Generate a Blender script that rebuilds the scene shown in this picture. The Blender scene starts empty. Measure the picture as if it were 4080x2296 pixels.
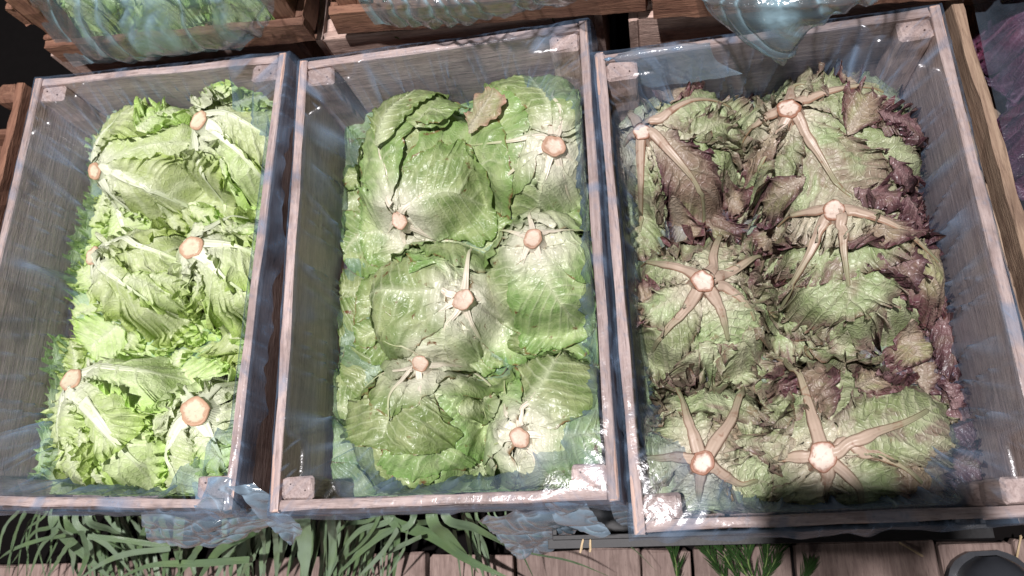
import bpy, bmesh, math, random
import numpy as np
from mathutils import Vector, Matrix

SC = bpy.context.scene
COL = SC.collection
# ------------------------------------------------------------------ camera
CR = np.array([[0.9818308828938009, 0.08244663432688353, 0.17091129244186476],
               [-0.02679256548241699, 0.9518885693744534, -0.30527087959569094],
               [-0.1878570622330975, 0.2951452252407712, 0.9368025513344445]])
CC = np.array([0.22782708, -0.30794119, 0.78840737])
FPX = 3066.0
cam = bpy.data.cameras.new('camera')
cam.sensor_width = 36.0
cam.lens = FPX / 4080 * 36.0
cam.clip_start = 0.01
cam.clip_end = 60
cam.dof.use_dof = True
cam.dof.focus_distance = 0.86
cam.dof.aperture_fstop = 5.6
camo = bpy.data.objects.new('camera', cam)
COL.objects.link(camo)
camo.matrix_world = Matrix([[*CR[0], CC[0]], [*CR[1], CC[1]], [*CR[2], CC[2]], [0, 0, 0, 1]])
SC.camera = camo

# ------------------------------------------------------------------ light: one bright market lamp, little else
world = bpy.data.worlds.new('World')
SC.world = world
world.use_nodes = True
bgn = world.node_tree.nodes['Background']
bgn.inputs[0].default_value = (0.86, 0.9, 1.0, 1)
bgn.inputs[1].default_value = 0.06


def ray(px, py):
    return CR @ np.array([(px - 2040) / FPX, -(py - 1148) / FPX, -1.0])


def at(px, py, z):
    d = ray(px, py)
    return CC + d * ((z - CC[2]) / d[2])


def aty(px, py, y):
    d = ray(px, py)
    return CC + d * ((y - CC[1]) / d[1])


PHC = CC + CR @ np.array([0.050, -0.022, 0.008])       # centre of the phone that takes the picture
SHC = at(3480, 2125, 0.0)                              # where its shadow falls on the right-hand crate
ld = (PHC - SHC) / np.linalg.norm(PHC - SHC)
LP = PHC + ld * 2.3
lamp = bpy.data.lights.new('market_lamp', 'SPOT')
lamp.energy = 625
lamp.shadow_soft_size = 0.045
lamp.spot_size = math.radians(70)
lamp.spot_blend = 0.6
lamp.color = (1.0, 0.955, 0.965)
lampo = bpy.data.objects.new('market_lamp', lamp)
COL.objects.link(lampo)
lampo.location = LP
tgt = Vector((-0.08, 0.05, 0))
lampo.rotation_euler = (tgt - Vector(LP)).to_track_quat('-Z', 'Y').to_euler()

fill = bpy.data.lights.new('added_fill_light', 'AREA')  # added soft fill that brightens the inner back walls; stands for no real lamp
fill.shape = 'DISK'; fill.size = .45; fill.energy = 8; fill.color = (1.0, .97, .95)
fillo = bpy.data.objects.new('added_fill_light', fill); COL.objects.link(fillo)
fillo.location = (-.75, -2.3, 1.9)
fillo.rotation_euler = (Vector((0, .1, 0)) - fillo.location).to_track_quat('-Z', 'Y').to_euler()

SC.view_settings.view_transform = 'Standard'
SC.view_settings.look = 'None'
SC.view_settings.exposure = 0.06
SC.view_settings.gamma = 1.0
SC.cycles.max_bounces = 8
SC.cycles.transparent_max_bounces = 16

# ------------------------------------------------------------------ helpers
RNG = np.random.RandomState(7)
TAB = RNG.rand(64, 256, 256).astype(np.float32) * 2 - 1


def vn(x, y, seed=0):
    t = TAB[seed % 64]
    x = np.asarray(x, float) + 1000.0
    y = np.asarray(y, float) + 1000.0
    xi = np.floor(x).astype(int); yi = np.floor(y).astype(int)
    fx = x - xi; fy = y - yi
    fx = fx * fx * (3 - 2 * fx); fy = fy * fy * (3 - 2 * fy)
    a = t[xi & 255, yi & 255]; b = t[(xi + 1) & 255, yi & 255]
    c = t[xi & 255, (yi + 1) & 255]; d = t[(xi + 1) & 255, (yi + 1) & 255]
    return (a * (1 - fx) + b * fx) * (1 - fy) + (c * (1 - fx) + d * fx) * fy


def fbm(x, y, seed=0, o=3):
    s = 0; a = 1; n = 0
    for i in range(o):
        s = s + a * vn(x * 2 ** i, y * 2 ** i, seed + i * 7); n += a; a *= .5
    return s / n


def tag(o, label=None, cat=None, group=None, kind=None):
    if label: o['label'] = label
    if cat: o['category'] = cat
    if group: o['group'] = group
    if kind: o['kind'] = kind
    return o


def empty(name, loc=(0, 0, 0), rz=0):
    o = bpy.data.objects.new(name, None)
    o.empty_display_size = 0.03
    o.location = loc
    o.rotation_euler = (0, 0, rz)
    COL.objects.link(o)
    return o


def mesh_obj(name, verts, faces, mat, parent=None, attr=None, smooth=True, origin=None):
    me = bpy.data.meshes.new(name)
    verts = np.asarray(verts, np.float32)
    if origin is not None:
        verts = verts - np.asarray(origin, np.float32)
    faces = np.asarray(faces)
    if faces.ndim == 2:
        me.vertices.add(len(verts)); me.vertices.foreach_set('co', verts.ravel())
        k = faces.shape[1]
        me.loops.add(faces.size); me.loops.foreach_set('vertex_index', faces.ravel().astype(np.int32))
        me.polygons.add(len(faces))
        me.polygons.foreach_set('loop_start', np.arange(0, faces.size, k, dtype=np.int32))
        me.polygons.foreach_set('loop_total', np.full(len(faces), k, np.int32))
    else:
        me.from_pydata([tuple(map(float, v)) for v in verts], [], [list(map(int, f)) for f in faces])
    me.update(calc_edges=True)
    if smooth:
        me.polygons.foreach_set('use_smooth', np.ones(len(me.polygons), bool))
    if attr is not None:
        ca = me.color_attributes.new('lf', 'FLOAT_COLOR', 'POINT')
        ca.data.foreach_set('color', np.asarray(attr, np.float32).ravel())
    me.materials.append(mat)
    me.validate()
    o = bpy.data.objects.new(name, me)
    COL.objects.link(o)
    if parent is not None:
        o.parent = parent
    return o


def grid_faces(n, m, wrap=False):
    i = np.arange(n - (0 if wrap else 1))[:, None]; j = np.arange(m - 1)[None, :]
    i2 = (i + 1) % n
    return np.stack([i * m + j + 0 * i2, i2 * m + j, i2 * m + j + 1, i * m + j + 1], -1).reshape(-1, 4)


def smooth_path(pts, n):
    """Catmull-Rom through the points, resampled to n by arc length."""
    P = np.asarray(pts, float)
    if len(P) == 2:
        P = np.array([P[0], (P[0] + P[1]) / 2, P[1]])
    Q = np.vstack([2 * P[0] - P[1], P, 2 * P[-1] - P[-2]])
    out = []
    for k in range(1, len(Q) - 2):
        t = np.linspace(0, 1, 24, endpoint=False)[:, None]
        a, b, c, d = Q[k - 1], Q[k], Q[k + 1], Q[k + 2]
        out.append(.5 * (2 * b + (c - a) * t + (2 * a - 5 * b + 4 * c - d) * t ** 2 + (3 * b - a - 3 * c + d) * t ** 3))
    out.append(P[-1:])
    out = np.vstack(out)
    L = np.r_[0, np.cumsum(np.linalg.norm(np.diff(out, axis=0), axis=1))]
    u = np.linspace(0, L[-1], n)
    return np.stack([np.interp(u, L, out[:, i]) for i in range(P.shape[1])], 1), L[-1]


# ------------------------------------------------------------------ materials
def new_mat(name):
    m = bpy.data.materials.new(name)
    m.use_nodes = True
    nt = m.node_tree
    nt.nodes.clear()
    return m, nt


class NB:
    def __init__(s, nt):
        s.nt = nt

    def n(s, t, **k):
        nd = s.nt.nodes.new(t)
        for a, v in k.items():
            setattr(nd, a, v)
        return nd

    def link(s, a, b):
        s.nt.links.new(a, b)

    def val(s, sock, v):
        if isinstance(v, (int, float)):
            sock.default_value = v
        elif isinstance(v, (tuple, list)):
            sock.default_value = tuple(v) + ((1,) if len(v) == 3 and sock.type == 'RGBA' else ())
        else:
            s.link(v, sock)

    def math(s, op, a, b=0.0, clamp=False):
        nd = s.n('ShaderNodeMath', operation=op, use_clamp=clamp)
        s.val(nd.inputs[0], a); s.val(nd.inputs[1], b)
        return nd.outputs[0]

    def mix(s, f, a, b, blend='MIX'):
        nd = s.n('ShaderNodeMix', data_type='RGBA', blend_type=blend)
        s.val(nd.inputs[0], f); s.val(nd.inputs[6], a); s.val(nd.inputs[7], b)
        return nd.outputs[2]

    def ramp(s, v, lo, hi):
        nd = s.n('ShaderNodeMapRange', interpolation_type='SMOOTHSTEP')
        s.val(nd.inputs[0], v); nd.inputs[1].default_value = lo; nd.inputs[2].default_value = hi
        return nd.outputs[0]

    def noise(s, vec, scale, detail=3, rough=.5, dist=0.0):
        nd = s.n('ShaderNodeTexNoise')
        if vec is not None: s.link(vec, nd.inputs['Vector'])
        nd.inputs['Scale'].default_value = scale; nd.inputs['Detail'].default_value = detail
        nd.inputs['Roughness'].default_value = rough; nd.inputs['Distortion'].default_value = dist
        return nd.outputs['Fac']

    def coords(s, scale=(1, 1, 1)):
        tc = s.n('ShaderNodeTexCoord')
        oi = s.n('ShaderNodeObjectInfo')
        add = s.n('ShaderNodeVectorMath', operation='ADD')
        sc_ = s.n('ShaderNodeVectorMath', operation='SCALE')
        cb = s.n('ShaderNodeCombineXYZ')
        for i in range(3): s.link(oi.outputs['Random'], cb.inputs[i])
        s.link(cb.outputs[0], sc_.inputs[0]); sc_.inputs['Scale'].default_value = 7.3
        mp = s.n('ShaderNodeMapping'); mp.inputs['Scale'].default_value = scale
        s.link(tc.outputs['Object'], mp.inputs[0])
        s.link(mp.outputs[0], add.inputs[0]); s.link(sc_.outputs[0], add.inputs[1])
        return add.outputs[0], oi.outputs['Random']

    def bump(s, h, strength, dist, normal=None):
        nd = s.n('ShaderNodeBump')
        s.val(nd.inputs['Height'], h)
        nd.inputs['Strength'].default_value = strength; nd.inputs['Distance'].default_value = dist
        if normal is not None: s.link(normal, nd.inputs['Normal'])
        return nd.outputs[0]

    def pbsdf(s, color, rough, normal=None, spec=.5, metal=0.0):
        p = s.n('ShaderNodeBsdfPrincipled')
        s.val(p.inputs['Base Color'], color); s.val(p.inputs['Roughness'], rough)
        p.inputs['Specular IOR Level'].default_value = spec
        p.inputs['Metallic'].default_value = metal
        if normal is not None: s.link(normal, p.inputs['Normal'])
        return p

    def out(s, sh):
        o = s.n('ShaderNodeOutputMaterial')
        s.link(sh, o.inputs['Surface'])


def leaf_mat(name, bodyA, bodyB, edgeC, veinC, baseC, edge_lo, edge_hi, brown=.0, brownC=(.16, .07, .03), blister=1.0,
             rough=.38, transl=.22, patch=None, base_k=1.0):
    m, nt = new_mat(name)
    b = NB(nt)
    co, rnd = b.coords()
    at_ = b.n('ShaderNodeAttribute', attribute_name='lf')
    sep = b.n('ShaderNodeSeparateColor'); b.link(at_.outputs['Color'], sep.inputs[0])
    base, edge, vein = sep.outputs[0], sep.outputs[1], sep.outputs[2]
    n1 = b.noise(co, 28, 4, .6, .4)
    n2 = b.noise(co, 110, 4, .6)
    col = b.mix(b.ramp(n1, .34, .68), bodyA, bodyB)
    if patch:
        col = b.mix(b.math('MULTIPLY', b.ramp(b.noise(co, 16, 3, .6, .8), .5, .66), patch[1]), col, patch[0])
    ev = b.math('ADD', edge, b.math('MULTIPLY', b.math('SUBTRACT', n1, .5), .55))
    col = b.mix(b.ramp(ev, edge_lo, edge_hi), col, edgeC)
    hs = b.n('ShaderNodeHueSaturation'); b.val(hs.inputs['Value'], b.math('ADD', .8, b.math('MULTIPLY', rnd, .38)))
    b.val(hs.inputs['Hue'], b.math('ADD', .488, b.math('MULTIPLY', rnd, .024))); b.link(col, hs.inputs['Color']); col = hs.outputs[0]
    col = b.mix(b.math('MULTIPLY', vein, .85), col, veinC)
    bv = b.math('ADD', b.math('MULTIPLY', base, base_k), b.math('MULTIPLY', b.math('SUBTRACT', n1, .5), .35))
    col = b.mix(b.ramp(bv, .18, .85), col, baseC)
    col = b.mix(b.math('MULTIPLY', b.ramp(n2, .35, .7), .12), col, (.02, .05, .01))
    if brown > 0:
        sp = b.math('MULTIPLY', b.ramp(b.noise(co, 60, 5, .62, .3), .62, .72), brown)
        col = b.mix(sp, col, brownC)
        ed = b.math('MULTIPLY', b.ramp(edge, .93, 1.0), b.ramp(b.noise(co, 35, 2), .5, .62))
        col = b.mix(b.math('MULTIPLY', ed, brown), col, (.2, .1, .04))
    vo = b.n('ShaderNodeTexVoronoi', feature='DISTANCE_TO_EDGE'); b.link(co, vo.inputs['Vector']); vo.inputs['Scale'].default_value = 150
    netv = b.ramp(vo.outputs['Distance'], 0.0, .16)
    col = b.mix(b.math('MULTIPLY', b.math('SUBTRACT', 1.0, netv), .16 * blister), col, veinC)
    h = b.math('ADD', b.math('MULTIPLY', netv, -.6 * blister), b.math('MULTIPLY', b.noise(co, 90, 4, .55, .6), 1.6 * blister))
    h = b.math('ADD', h, b.math('MULTIPLY', n2, .5))
    nrm = b.bump(h, .55, .0016)
    p = b.pbsdf(col, b.math('ADD', rough - .08, b.math('MULTIPLY', n2, .25)), nrm, .5)
    tr = b.n('ShaderNodeBsdfTranslucent'); b.val(tr.inputs[0], b.mix(.5, col, edgeC)); b.link(nrm, tr.inputs['Normal'])
    mx = b.n('ShaderNodeMixShader'); mx.inputs[0].default_value = transl
    b.link(p.outputs[0], mx.inputs[1]); b.link(tr.outputs[0], mx.inputs[2])
    b.out(mx.outputs[0])
    return m


def rib_mat(name, c0, c1, spot=.3, spotC=(.25, .1, .04), edge=.0, edgeC=(.16, .08, .08)):
    m, nt = new_mat(name)
    b = NB(nt)
    co, rnd = b.coords()
    at_ = b.n('ShaderNodeAttribute', attribute_name='lf')
    sep = b.n('ShaderNodeSeparateColor'); b.link(at_.outputs['Color'], sep.inputs[0])
    n1 = b.noise(co, 60, 4, .6, .5)
    f = b.math('ADD', sep.outputs[0], b.math('MULTIPLY', b.math('SUBTRACT', n1, .5), .4))
    col = b.mix(b.ramp(f, 0.0, .8), c1, c0)
    sd_ = b.math('ABSOLUTE', b.math('SINE', b.math('MULTIPLY', sep.outputs[1], 6.2832)))
    col = b.mix(b.math('MULTIPLY', b.math('SUBTRACT', 1.0, b.ramp(sd_, .0, .7)), edge), col, edgeC)
    col = b.mix(b.math('MULTIPLY', b.ramp(b.noise(co, 85, 4, .6, .8), .55, .72), spot), col, spotC)
    wv = b.math('SINE', b.math('MULTIPLY', sep.outputs[1], 44.0))
    h = b.math('ADD', b.math('MULTIPLY', wv, .35), n1)
    p = b.pbsdf(col, .42, b.bump(h, .5, .0012), .5)
    b.out(p.outputs[0])
    return m


def cut_mat(name, mid, ring):
    m, nt = new_mat(name)
    b = NB(nt)
    co, rnd = b.coords()
    at_ = b.n('ShaderNodeAttribute', attribute_name='lf')
    sep = b.n('ShaderNodeSeparateColor'); b.link(at_.outputs['Color'], sep.inputs[0])
    n1 = b.noise(co, 170, 4, .6, .5)
    r = b.math('ADD', b.math('ADD', sep.outputs[0], b.math('MULTIPLY', b.math('SUBTRACT', n1, .5), .55)), b.math('MULTIPLY', b.math('SUBTRACT', rnd, .5), .22))
    col = b.mix(b.ramp(r, .62, .92), mid, ring)
    col = b.mix(b.math('MULTIPLY', b.ramp(n1, .5, .75), .35), col, tuple(x * .55 for x in ring))
    p = b.pbsdf(col, .5, b.bump(n1, .6, .001), .4)
    b.out(p.outputs[0])
    return m


def wood_mat(name, A, B, dark, rough=.7, wet=0.0, grain=1.0, dirt=.5):
    m, nt = new_mat(name)
    b = NB(nt)
    co, rnd = b.coords((6, 60, 60))
    co2, _ = b.coords()
    g = b.noise(co, 2.2, 6, .62, .9)
    g2 = b.noise(co, 9, 4, .6, .2)
    col = b.mix(b.ramp(g, .35, .66), A, B)
    col = b.mix(b.math('MULTIPLY', b.ramp(g2, .52, .7), .55 * grain), col, dark)
    st = b.ramp(b.noise(co2, 14, 4, .6, .5), .5, .72)
    col = b.mix(b.math('MULTIPLY', st, dirt), col, dark)
    hs = b.n('ShaderNodeHueSaturation'); hs.inputs['Fac'].default_value = 1
    b.val(hs.inputs['Value'], b.math('ADD', .78, b.math('MULTIPLY', rnd, .42))); b.link(col, hs.inputs['Color'])
    h = b.math('ADD', b.math('MULTIPLY', g2, .8), g)
    p = b.pbsdf(hs.outputs[0], rough, b.bump(h, .7, .0015), .35)
    b.out(p.outputs[0])
    return m


def film_mat(name, tint=(.36, .5, .6), base=.16, streak=.4, clear=(.9, .95, 1.0), crinkle=1.0, face=.55, facep=2.2, spec=1.4, mott=.16, rough=.16):
    m, nt = new_mat(name)
    b = NB(nt)
    co, rnd = b.coords()
    at_ = b.n('ShaderNodeAttribute', attribute_name='lf')
    sep = b.n('ShaderNodeSeparateColor'); b.link(at_.outputs['Color'], sep.inputs[0])
    fold, dens = sep.outputs[0], sep.outputs[1]
    n1 = b.noise(co, 30, 4, .6, 1.5)
    n2 = b.noise(co, 160, 3, .55, 1.0)
    vo = b.n('ShaderNodeTexVoronoi', feature='F1'); b.link(co, vo.inputs['Vector']); vo.inputs['Scale'].default_value = 95
    hh = b.math('ADD', b.math('MULTIPLY', n1, 2.0), b.math('ADD', b.math('MULTIPLY', n2, .5), b.math('MULTIPLY', vo.outputs['Distance'], .6 * crinkle)))
    nrm = b.bump(hh, .5 * crinkle, .004)
    lw = b.n('ShaderNodeLayerWeight'); lw.inputs[0].default_value = .35; b.link(nrm, lw.inputs['Normal'])
    fac = b.math('ADD', base, b.math('MULTIPLY', b.math('POWER', lw.outputs['Facing'], facep), face))
    fac = b.math('ADD', fac, b.math('MULTIPLY', fold, streak))
    fac = b.math('ADD', fac, b.math('MULTIPLY', b.math('SUBTRACT', n1, .5), mott))
    fac = b.math('ADD', fac, dens, True)
    fac = b.math('MINIMUM', fac, .93)
    df = b.n('ShaderNodeBsdfDiffuse'); df.inputs[0].default_value = (*tint, 1); b.link(nrm, df.inputs['Normal'])
    tl = b.n('ShaderNodeBsdfTranslucent'); tl.inputs[0].default_value = (*tint, 1); b.link(nrm, tl.inputs['Normal'])
    m1 = b.n('ShaderNodeMixShader'); m1.inputs[0].default_value = .35
    b.link(df.outputs[0], m1.inputs[1]); b.link(tl.outputs[0], m1.inputs[2])
    tp = b.n('ShaderNodeBsdfTransparent'); tp.inputs[0].default_value = (*clear, 1)
    m2 = b.n('ShaderNodeMixShader'); b.link(fac, m2.inputs[0]); b.link(tp.outputs[0], m2.inputs[1]); b.link(m1.outputs[0], m2.inputs[2])
    gl = b.n('ShaderNodeBsdfGlossy'); gl.inputs['Roughness'].default_value = rough; b.link(nrm, gl.inputs['Normal'])
    l2 = b.n('ShaderNodeLayerWeight'); l2.inputs[0].default_value = .5; b.link(nrm, l2.inputs['Normal'])
    fr = b.math('POWER', l2.outputs['Facing'], 4.0)
    m3 = b.n('ShaderNodeMixShader'); b.link(b.math('ADD', b.math('MULTIPLY', fr, spec * .6), .05 * spec, True), m3.inputs[0])
    b.link(m2.outputs[0], m3.inputs[1]); b.link(gl.outputs[0], m3.inputs[2])
    b.out(m3.outputs[0])
    return m


def plain_mat(name, col, rough=.5, spec=.5, nscale=60, var=.3, bump=.3, metal=0.0):
    m, nt = new_mat(name)
    b = NB(nt)
    co, rnd = b.coords()
    n1 = b.noise(co, nscale, 4, .6, .3)
    c = b.mix(b.math('MULTIPLY', b.ramp(n1, .3, .7), var), col, tuple(x * .45 for x in col))
    p = b.pbsdf(c, rough, b.bump(n1, bump, .002), spec, metal)
    b.out(p.outputs[0])
    return m


M = {}
M['leafA'] = leaf_mat('pale_frilly_leaf', (.54, .67, .27), (.71, .80, .45), (.50, .68, .18), (.74, .80, .54), (.76, .79, .60), .6, 1.05, blister=.7, transl=.25)
M['leafB'] = leaf_mat('broad_green_leaf', (.19, .29, .09), (.42, .50, .23), (.17, .29, .07), (.58, .64, .40), (.70, .69, .54), .6, 1.15, brown=1.0, blister=.6, rough=.3, transl=.16)
M['leafC'] = leaf_mat('red_tinged_leaf', (.27, .34, .15), (.45, .51, .30), (.17, .085, .09), (.50, .50, .34), (.60, .55, .42), .52, 1.2, brown=.5, blister=1.2, rough=.36, transl=.15,
                      patch=((.25, .14, .14), .75))
M['leafCp'] = leaf_mat('purple_wilted_leaf', (.24, .16, .12), (.34, .27, .18), (.12, .045, .06), (.40, .33, .26), (.46, .40, .30), .30, 1.0, brown=.5, blister=1.2, rough=.36, transl=.12, patch=((.30, .33, .15), .7))
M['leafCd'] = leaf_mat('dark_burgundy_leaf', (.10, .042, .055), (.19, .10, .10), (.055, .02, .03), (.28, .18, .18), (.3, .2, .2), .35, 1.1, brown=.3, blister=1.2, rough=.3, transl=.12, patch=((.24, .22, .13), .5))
M['leafBr'] = leaf_mat('browned_leaf', (.42, .46, .22), (.60, .48, .34), (.60, .38, .27), (.60, .56, .42), (.4, .4, .2), .5, 1.1, brown=.4, blister=.8)
M['ribA'] = rib_mat('pale_green_rib', (.68, .72, .54), (.60, .70, .40), .08, (.5, .35, .12))
M['ribB'] = rib_mat('whitish_rib', (.68, .62, .50), (.42, .48, .24), .3, (.34, .17, .07))
M['ribC'] = rib_mat('tan_violet_rib', (.43, .33, .255), (.24, .25, .14), .7, (.22, .10, .06), .7, (.26, .10, .05))
M['cutA'] = cut_mat('fresh_cut_stem', (.66, .58, .42), (.50, .31, .20))
M['cutB'] = cut_mat('browned_cut_stem', (.60, .47, .37), (.40, .24, .16))
M['cutC'] = cut_mat('ringed_cut_stem', (.64, .52, .44), (.28, .13, .08))
M['wood'] = wood_mat('pinkish_crate_wood', (.41, .28, .235), (.57, .41, .345), (.17, .11, .09), dirt=.65)
M['redwood'] = wood_mat('red_brown_rough_wood', (.17, .08, .052), (.27, .14, .09), (.06, .03, .02), rough=.8)
M['tanwood'] = wood_mat('yellow_tan_wood', (.30, .20, .14), (.42, .30, .21), (.13, .08, .06))
M['plank'] = wood_mat('worn_floor_plank', (.22, .155, .135), (.32, .235, .205), (.12, .08, .065), rough=.75, dirt=.6)
M['film'] = film_mat('blue_clear_film', tint=(.31, .44, .63), base=.08, streak=.4, crinkle=.22, rough=.2, face=.2, facep=3.5, spec=.5, mott=.05)
M['film2'] = film_mat('crumpled_blue_film', tint=(.44, .60, .74), base=.14, streak=.5, crinkle=.45, rough=.09, face=.35, spec=2.2)
M['filmbag'] = film_mat('bag_film', base=.12, streak=.75, crinkle=.5, tint=(.36, .54, .62), face=.35, rough=.12, spec=1.5)
M['filmthin'] = film_mat('thin_bag_film', base=.16, streak=.4, crinkle=.4, tint=(.30, .40, .52), face=.3, rough=.12, spec=1.5)
M['black'] = plain_mat('black_plastic', (.012, .012, .013), .5, .3)
M['dark'] = plain_mat('dark_ground', (.006, .005, .005), .95, .1)
M['blade'] = None
M['nail'] = plain_mat('rusty_nail', (.10, .05, .035), .55, .5, 300, .5, .3)

# ------------------------------------------------------------------ boards
def board(name, parent, p0, p1, up, w, th, mat, rough=.0006, seed=0, segs=10, smooth=False):
    """Plank from p0 to p1 (centre line); w along 'up', th across. Its own origin and grain axis."""
    p0 = Vector(p0); p1 = Vector(p1); X = (p1 - p0); L = X.length; X.normalize()
    Z = Vector(up); Z = (Z - X * Z.dot(X)).normalized(); Y = Z.cross(X)
    rs = np.random.RandomState(seed * 13 + 5)
    bv = min(w, th) * .12
    prof = [(-th / 2 + bv, -w / 2), (th / 2 - bv, -w / 2), (th / 2, -w / 2 + bv), (th / 2, w / 2 - bv),
            (th / 2 - bv, w / 2), (-th / 2 + bv, w / 2), (-th / 2, w / 2 - bv), (-th / 2, -w / 2 + bv)]
    xs = [-L / 2, -L / 2 + bv] + list(np.linspace(-L / 2 + bv, L / 2 - bv, segs)[1:-1]) + [L / 2 - bv, L / 2]
    V = []
    for i, x in enumerate(xs):
        k = (1 - bv / max(w, th) * 2) if i in (0, len(xs) - 1) else 1
        for (y, z) in prof:
            j = rs.randn(3) * rough
            V.append((x + (j[0] * 2 if i in (0, len(xs) - 1) else 0), y * k + j[1], z * k + j[2]))
    n = len(xs)
    F = []
    for i in range(n - 1):
        for k in range(8):
            F.append((i * 8 + k, (i + 1) * 8 + k, (i + 1) * 8 + (k + 1) % 8, i * 8 + (k + 1) % 8))
    F = [list(f) for f in F] + [list(range(8)), list(range((n - 1) * 8, n * 8))[::-1]]
    me = bpy.data.meshes.new(name)
    me.from_pydata(V, [], F); me.update(); me.materials.append(mat)
    bm = bmesh.new(); bm.from_mesh(me); bmesh.ops.recalc_face_normals(bm, faces=bm.faces); bm.to_mesh(me); bm.free()
    o = bpy.data.objects.new(name, me); COL.objects.link(o)
    mw = Matrix(((X.x, Y.x, Z.x, 0), (X.y, Y.y, Z.y, 0), (X.z, Y.z, Z.z, 0), (0, 0, 0, 1)))
    mw.translation = (p0 + p1) / 2
    if parent is not None:
        o.parent = parent
    o.matrix_local = mw
    return o


# ------------------------------------------------------------------ the three main crates (rim plane z = 0)
CH = 0.165
TH = 0.0105
CRATES = [(-0.4035, 0.018, -0.043, .374, .571, .0), (0, 0, 0, .370, .558, 0), (0.384, -0.038, 0.011, .379, .541, 0)]


def c2w(c, x, y, z=0):
    cx, cy, a = CRATES[c][:3]
    return np.array([cx + x * math.cos(a) - y * math.sin(a), cy + x * math.sin(a) + y * math.cos(a), z])


def main_crate(c, label):
    cx, cy, a, W, L, _ = CRATES[c]
    r = empty('wooden_crate', (cx, cy, -CH), a)
    tag(r, label, 'crate', 'wooden crates of lettuce in a row')
    h = CH
    zc = h / 2
    sd = c * 20
    # side boards run the full length, end boards sit between them
    for i, s in enumerate((-1, 1)):
        board('side_board', r, (s * (W / 2 - TH / 2), -L / 2, zc), (s * (W / 2 - TH / 2), L / 2, zc), (0, 0, 1), h, TH, M['wood'], .0005, sd + i)
        board('end_board', r, (-W / 2 + TH + .0005, s * (L / 2 - TH / 2 - .002), zc - .0008), (W / 2 - TH - .0005, s * (L / 2 - TH / 2 - .002), zc - .0008), (0, 0, 1), h, TH, M['wood'], .0005, sd + 3 + i)
    for i, (sx, sy) in enumerate(((-1, -1), (1, -1), (-1, 1), (1, 1))):
        x = sx * (W / 2 - TH - .0185); y = sy * (L / 2 - TH - .0145)
        board('corner_post', r, (x, y, .004), (x, y, h - .003), (1, 0, 0), .036, .024, M['wood'], .0006, sd + 6 + i)
        for dx_, dy_ in ((-.008, .004), (.009, -.003)):
            nme = bpy.data.meshes.get('nail_head')
            if nme is None:
                bm = bmesh.new(); bmesh.ops.create_cone(bm, cap_ends=True, segments=10, radius1=.0011, radius2=.0009, depth=.0008)
                nme = bpy.data.meshes.new('nail_head'); bm.to_mesh(nme); bm.free(); nme.materials.append(M['nail'])
            no = bpy.data.objects.new('nail', nme); COL.objects.link(no); no.parent = r; no.location = (x + dx_, y + dy_, h - .0026)
    nb = 4
    for i in range(nb):
        x = -W / 2 + TH + (W - 2 * TH) * (i + .5) / nb
        board('bottom_slat', r, (x, -L / 2 + .014, .006), (x, L / 2 - .014, .006), (1, 0, 0), (W - 2 * TH) / nb - .006, .006, M['wood'], .0005, sd + 12 + i)
    return r


main_crate(0, 'pinkish wooden crate of pale frilly green lettuces, left of the row')
main_crate(1, 'pinkish wooden crate of broad-leaved green lettuces, middle of the row')
main_crate(2, 'pinkish wooden crate of red-tinged lettuces, right of the row')


def ridged(x, y, seed):
    return 1 - np.abs(vn(x, y, seed)) * 2


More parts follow.
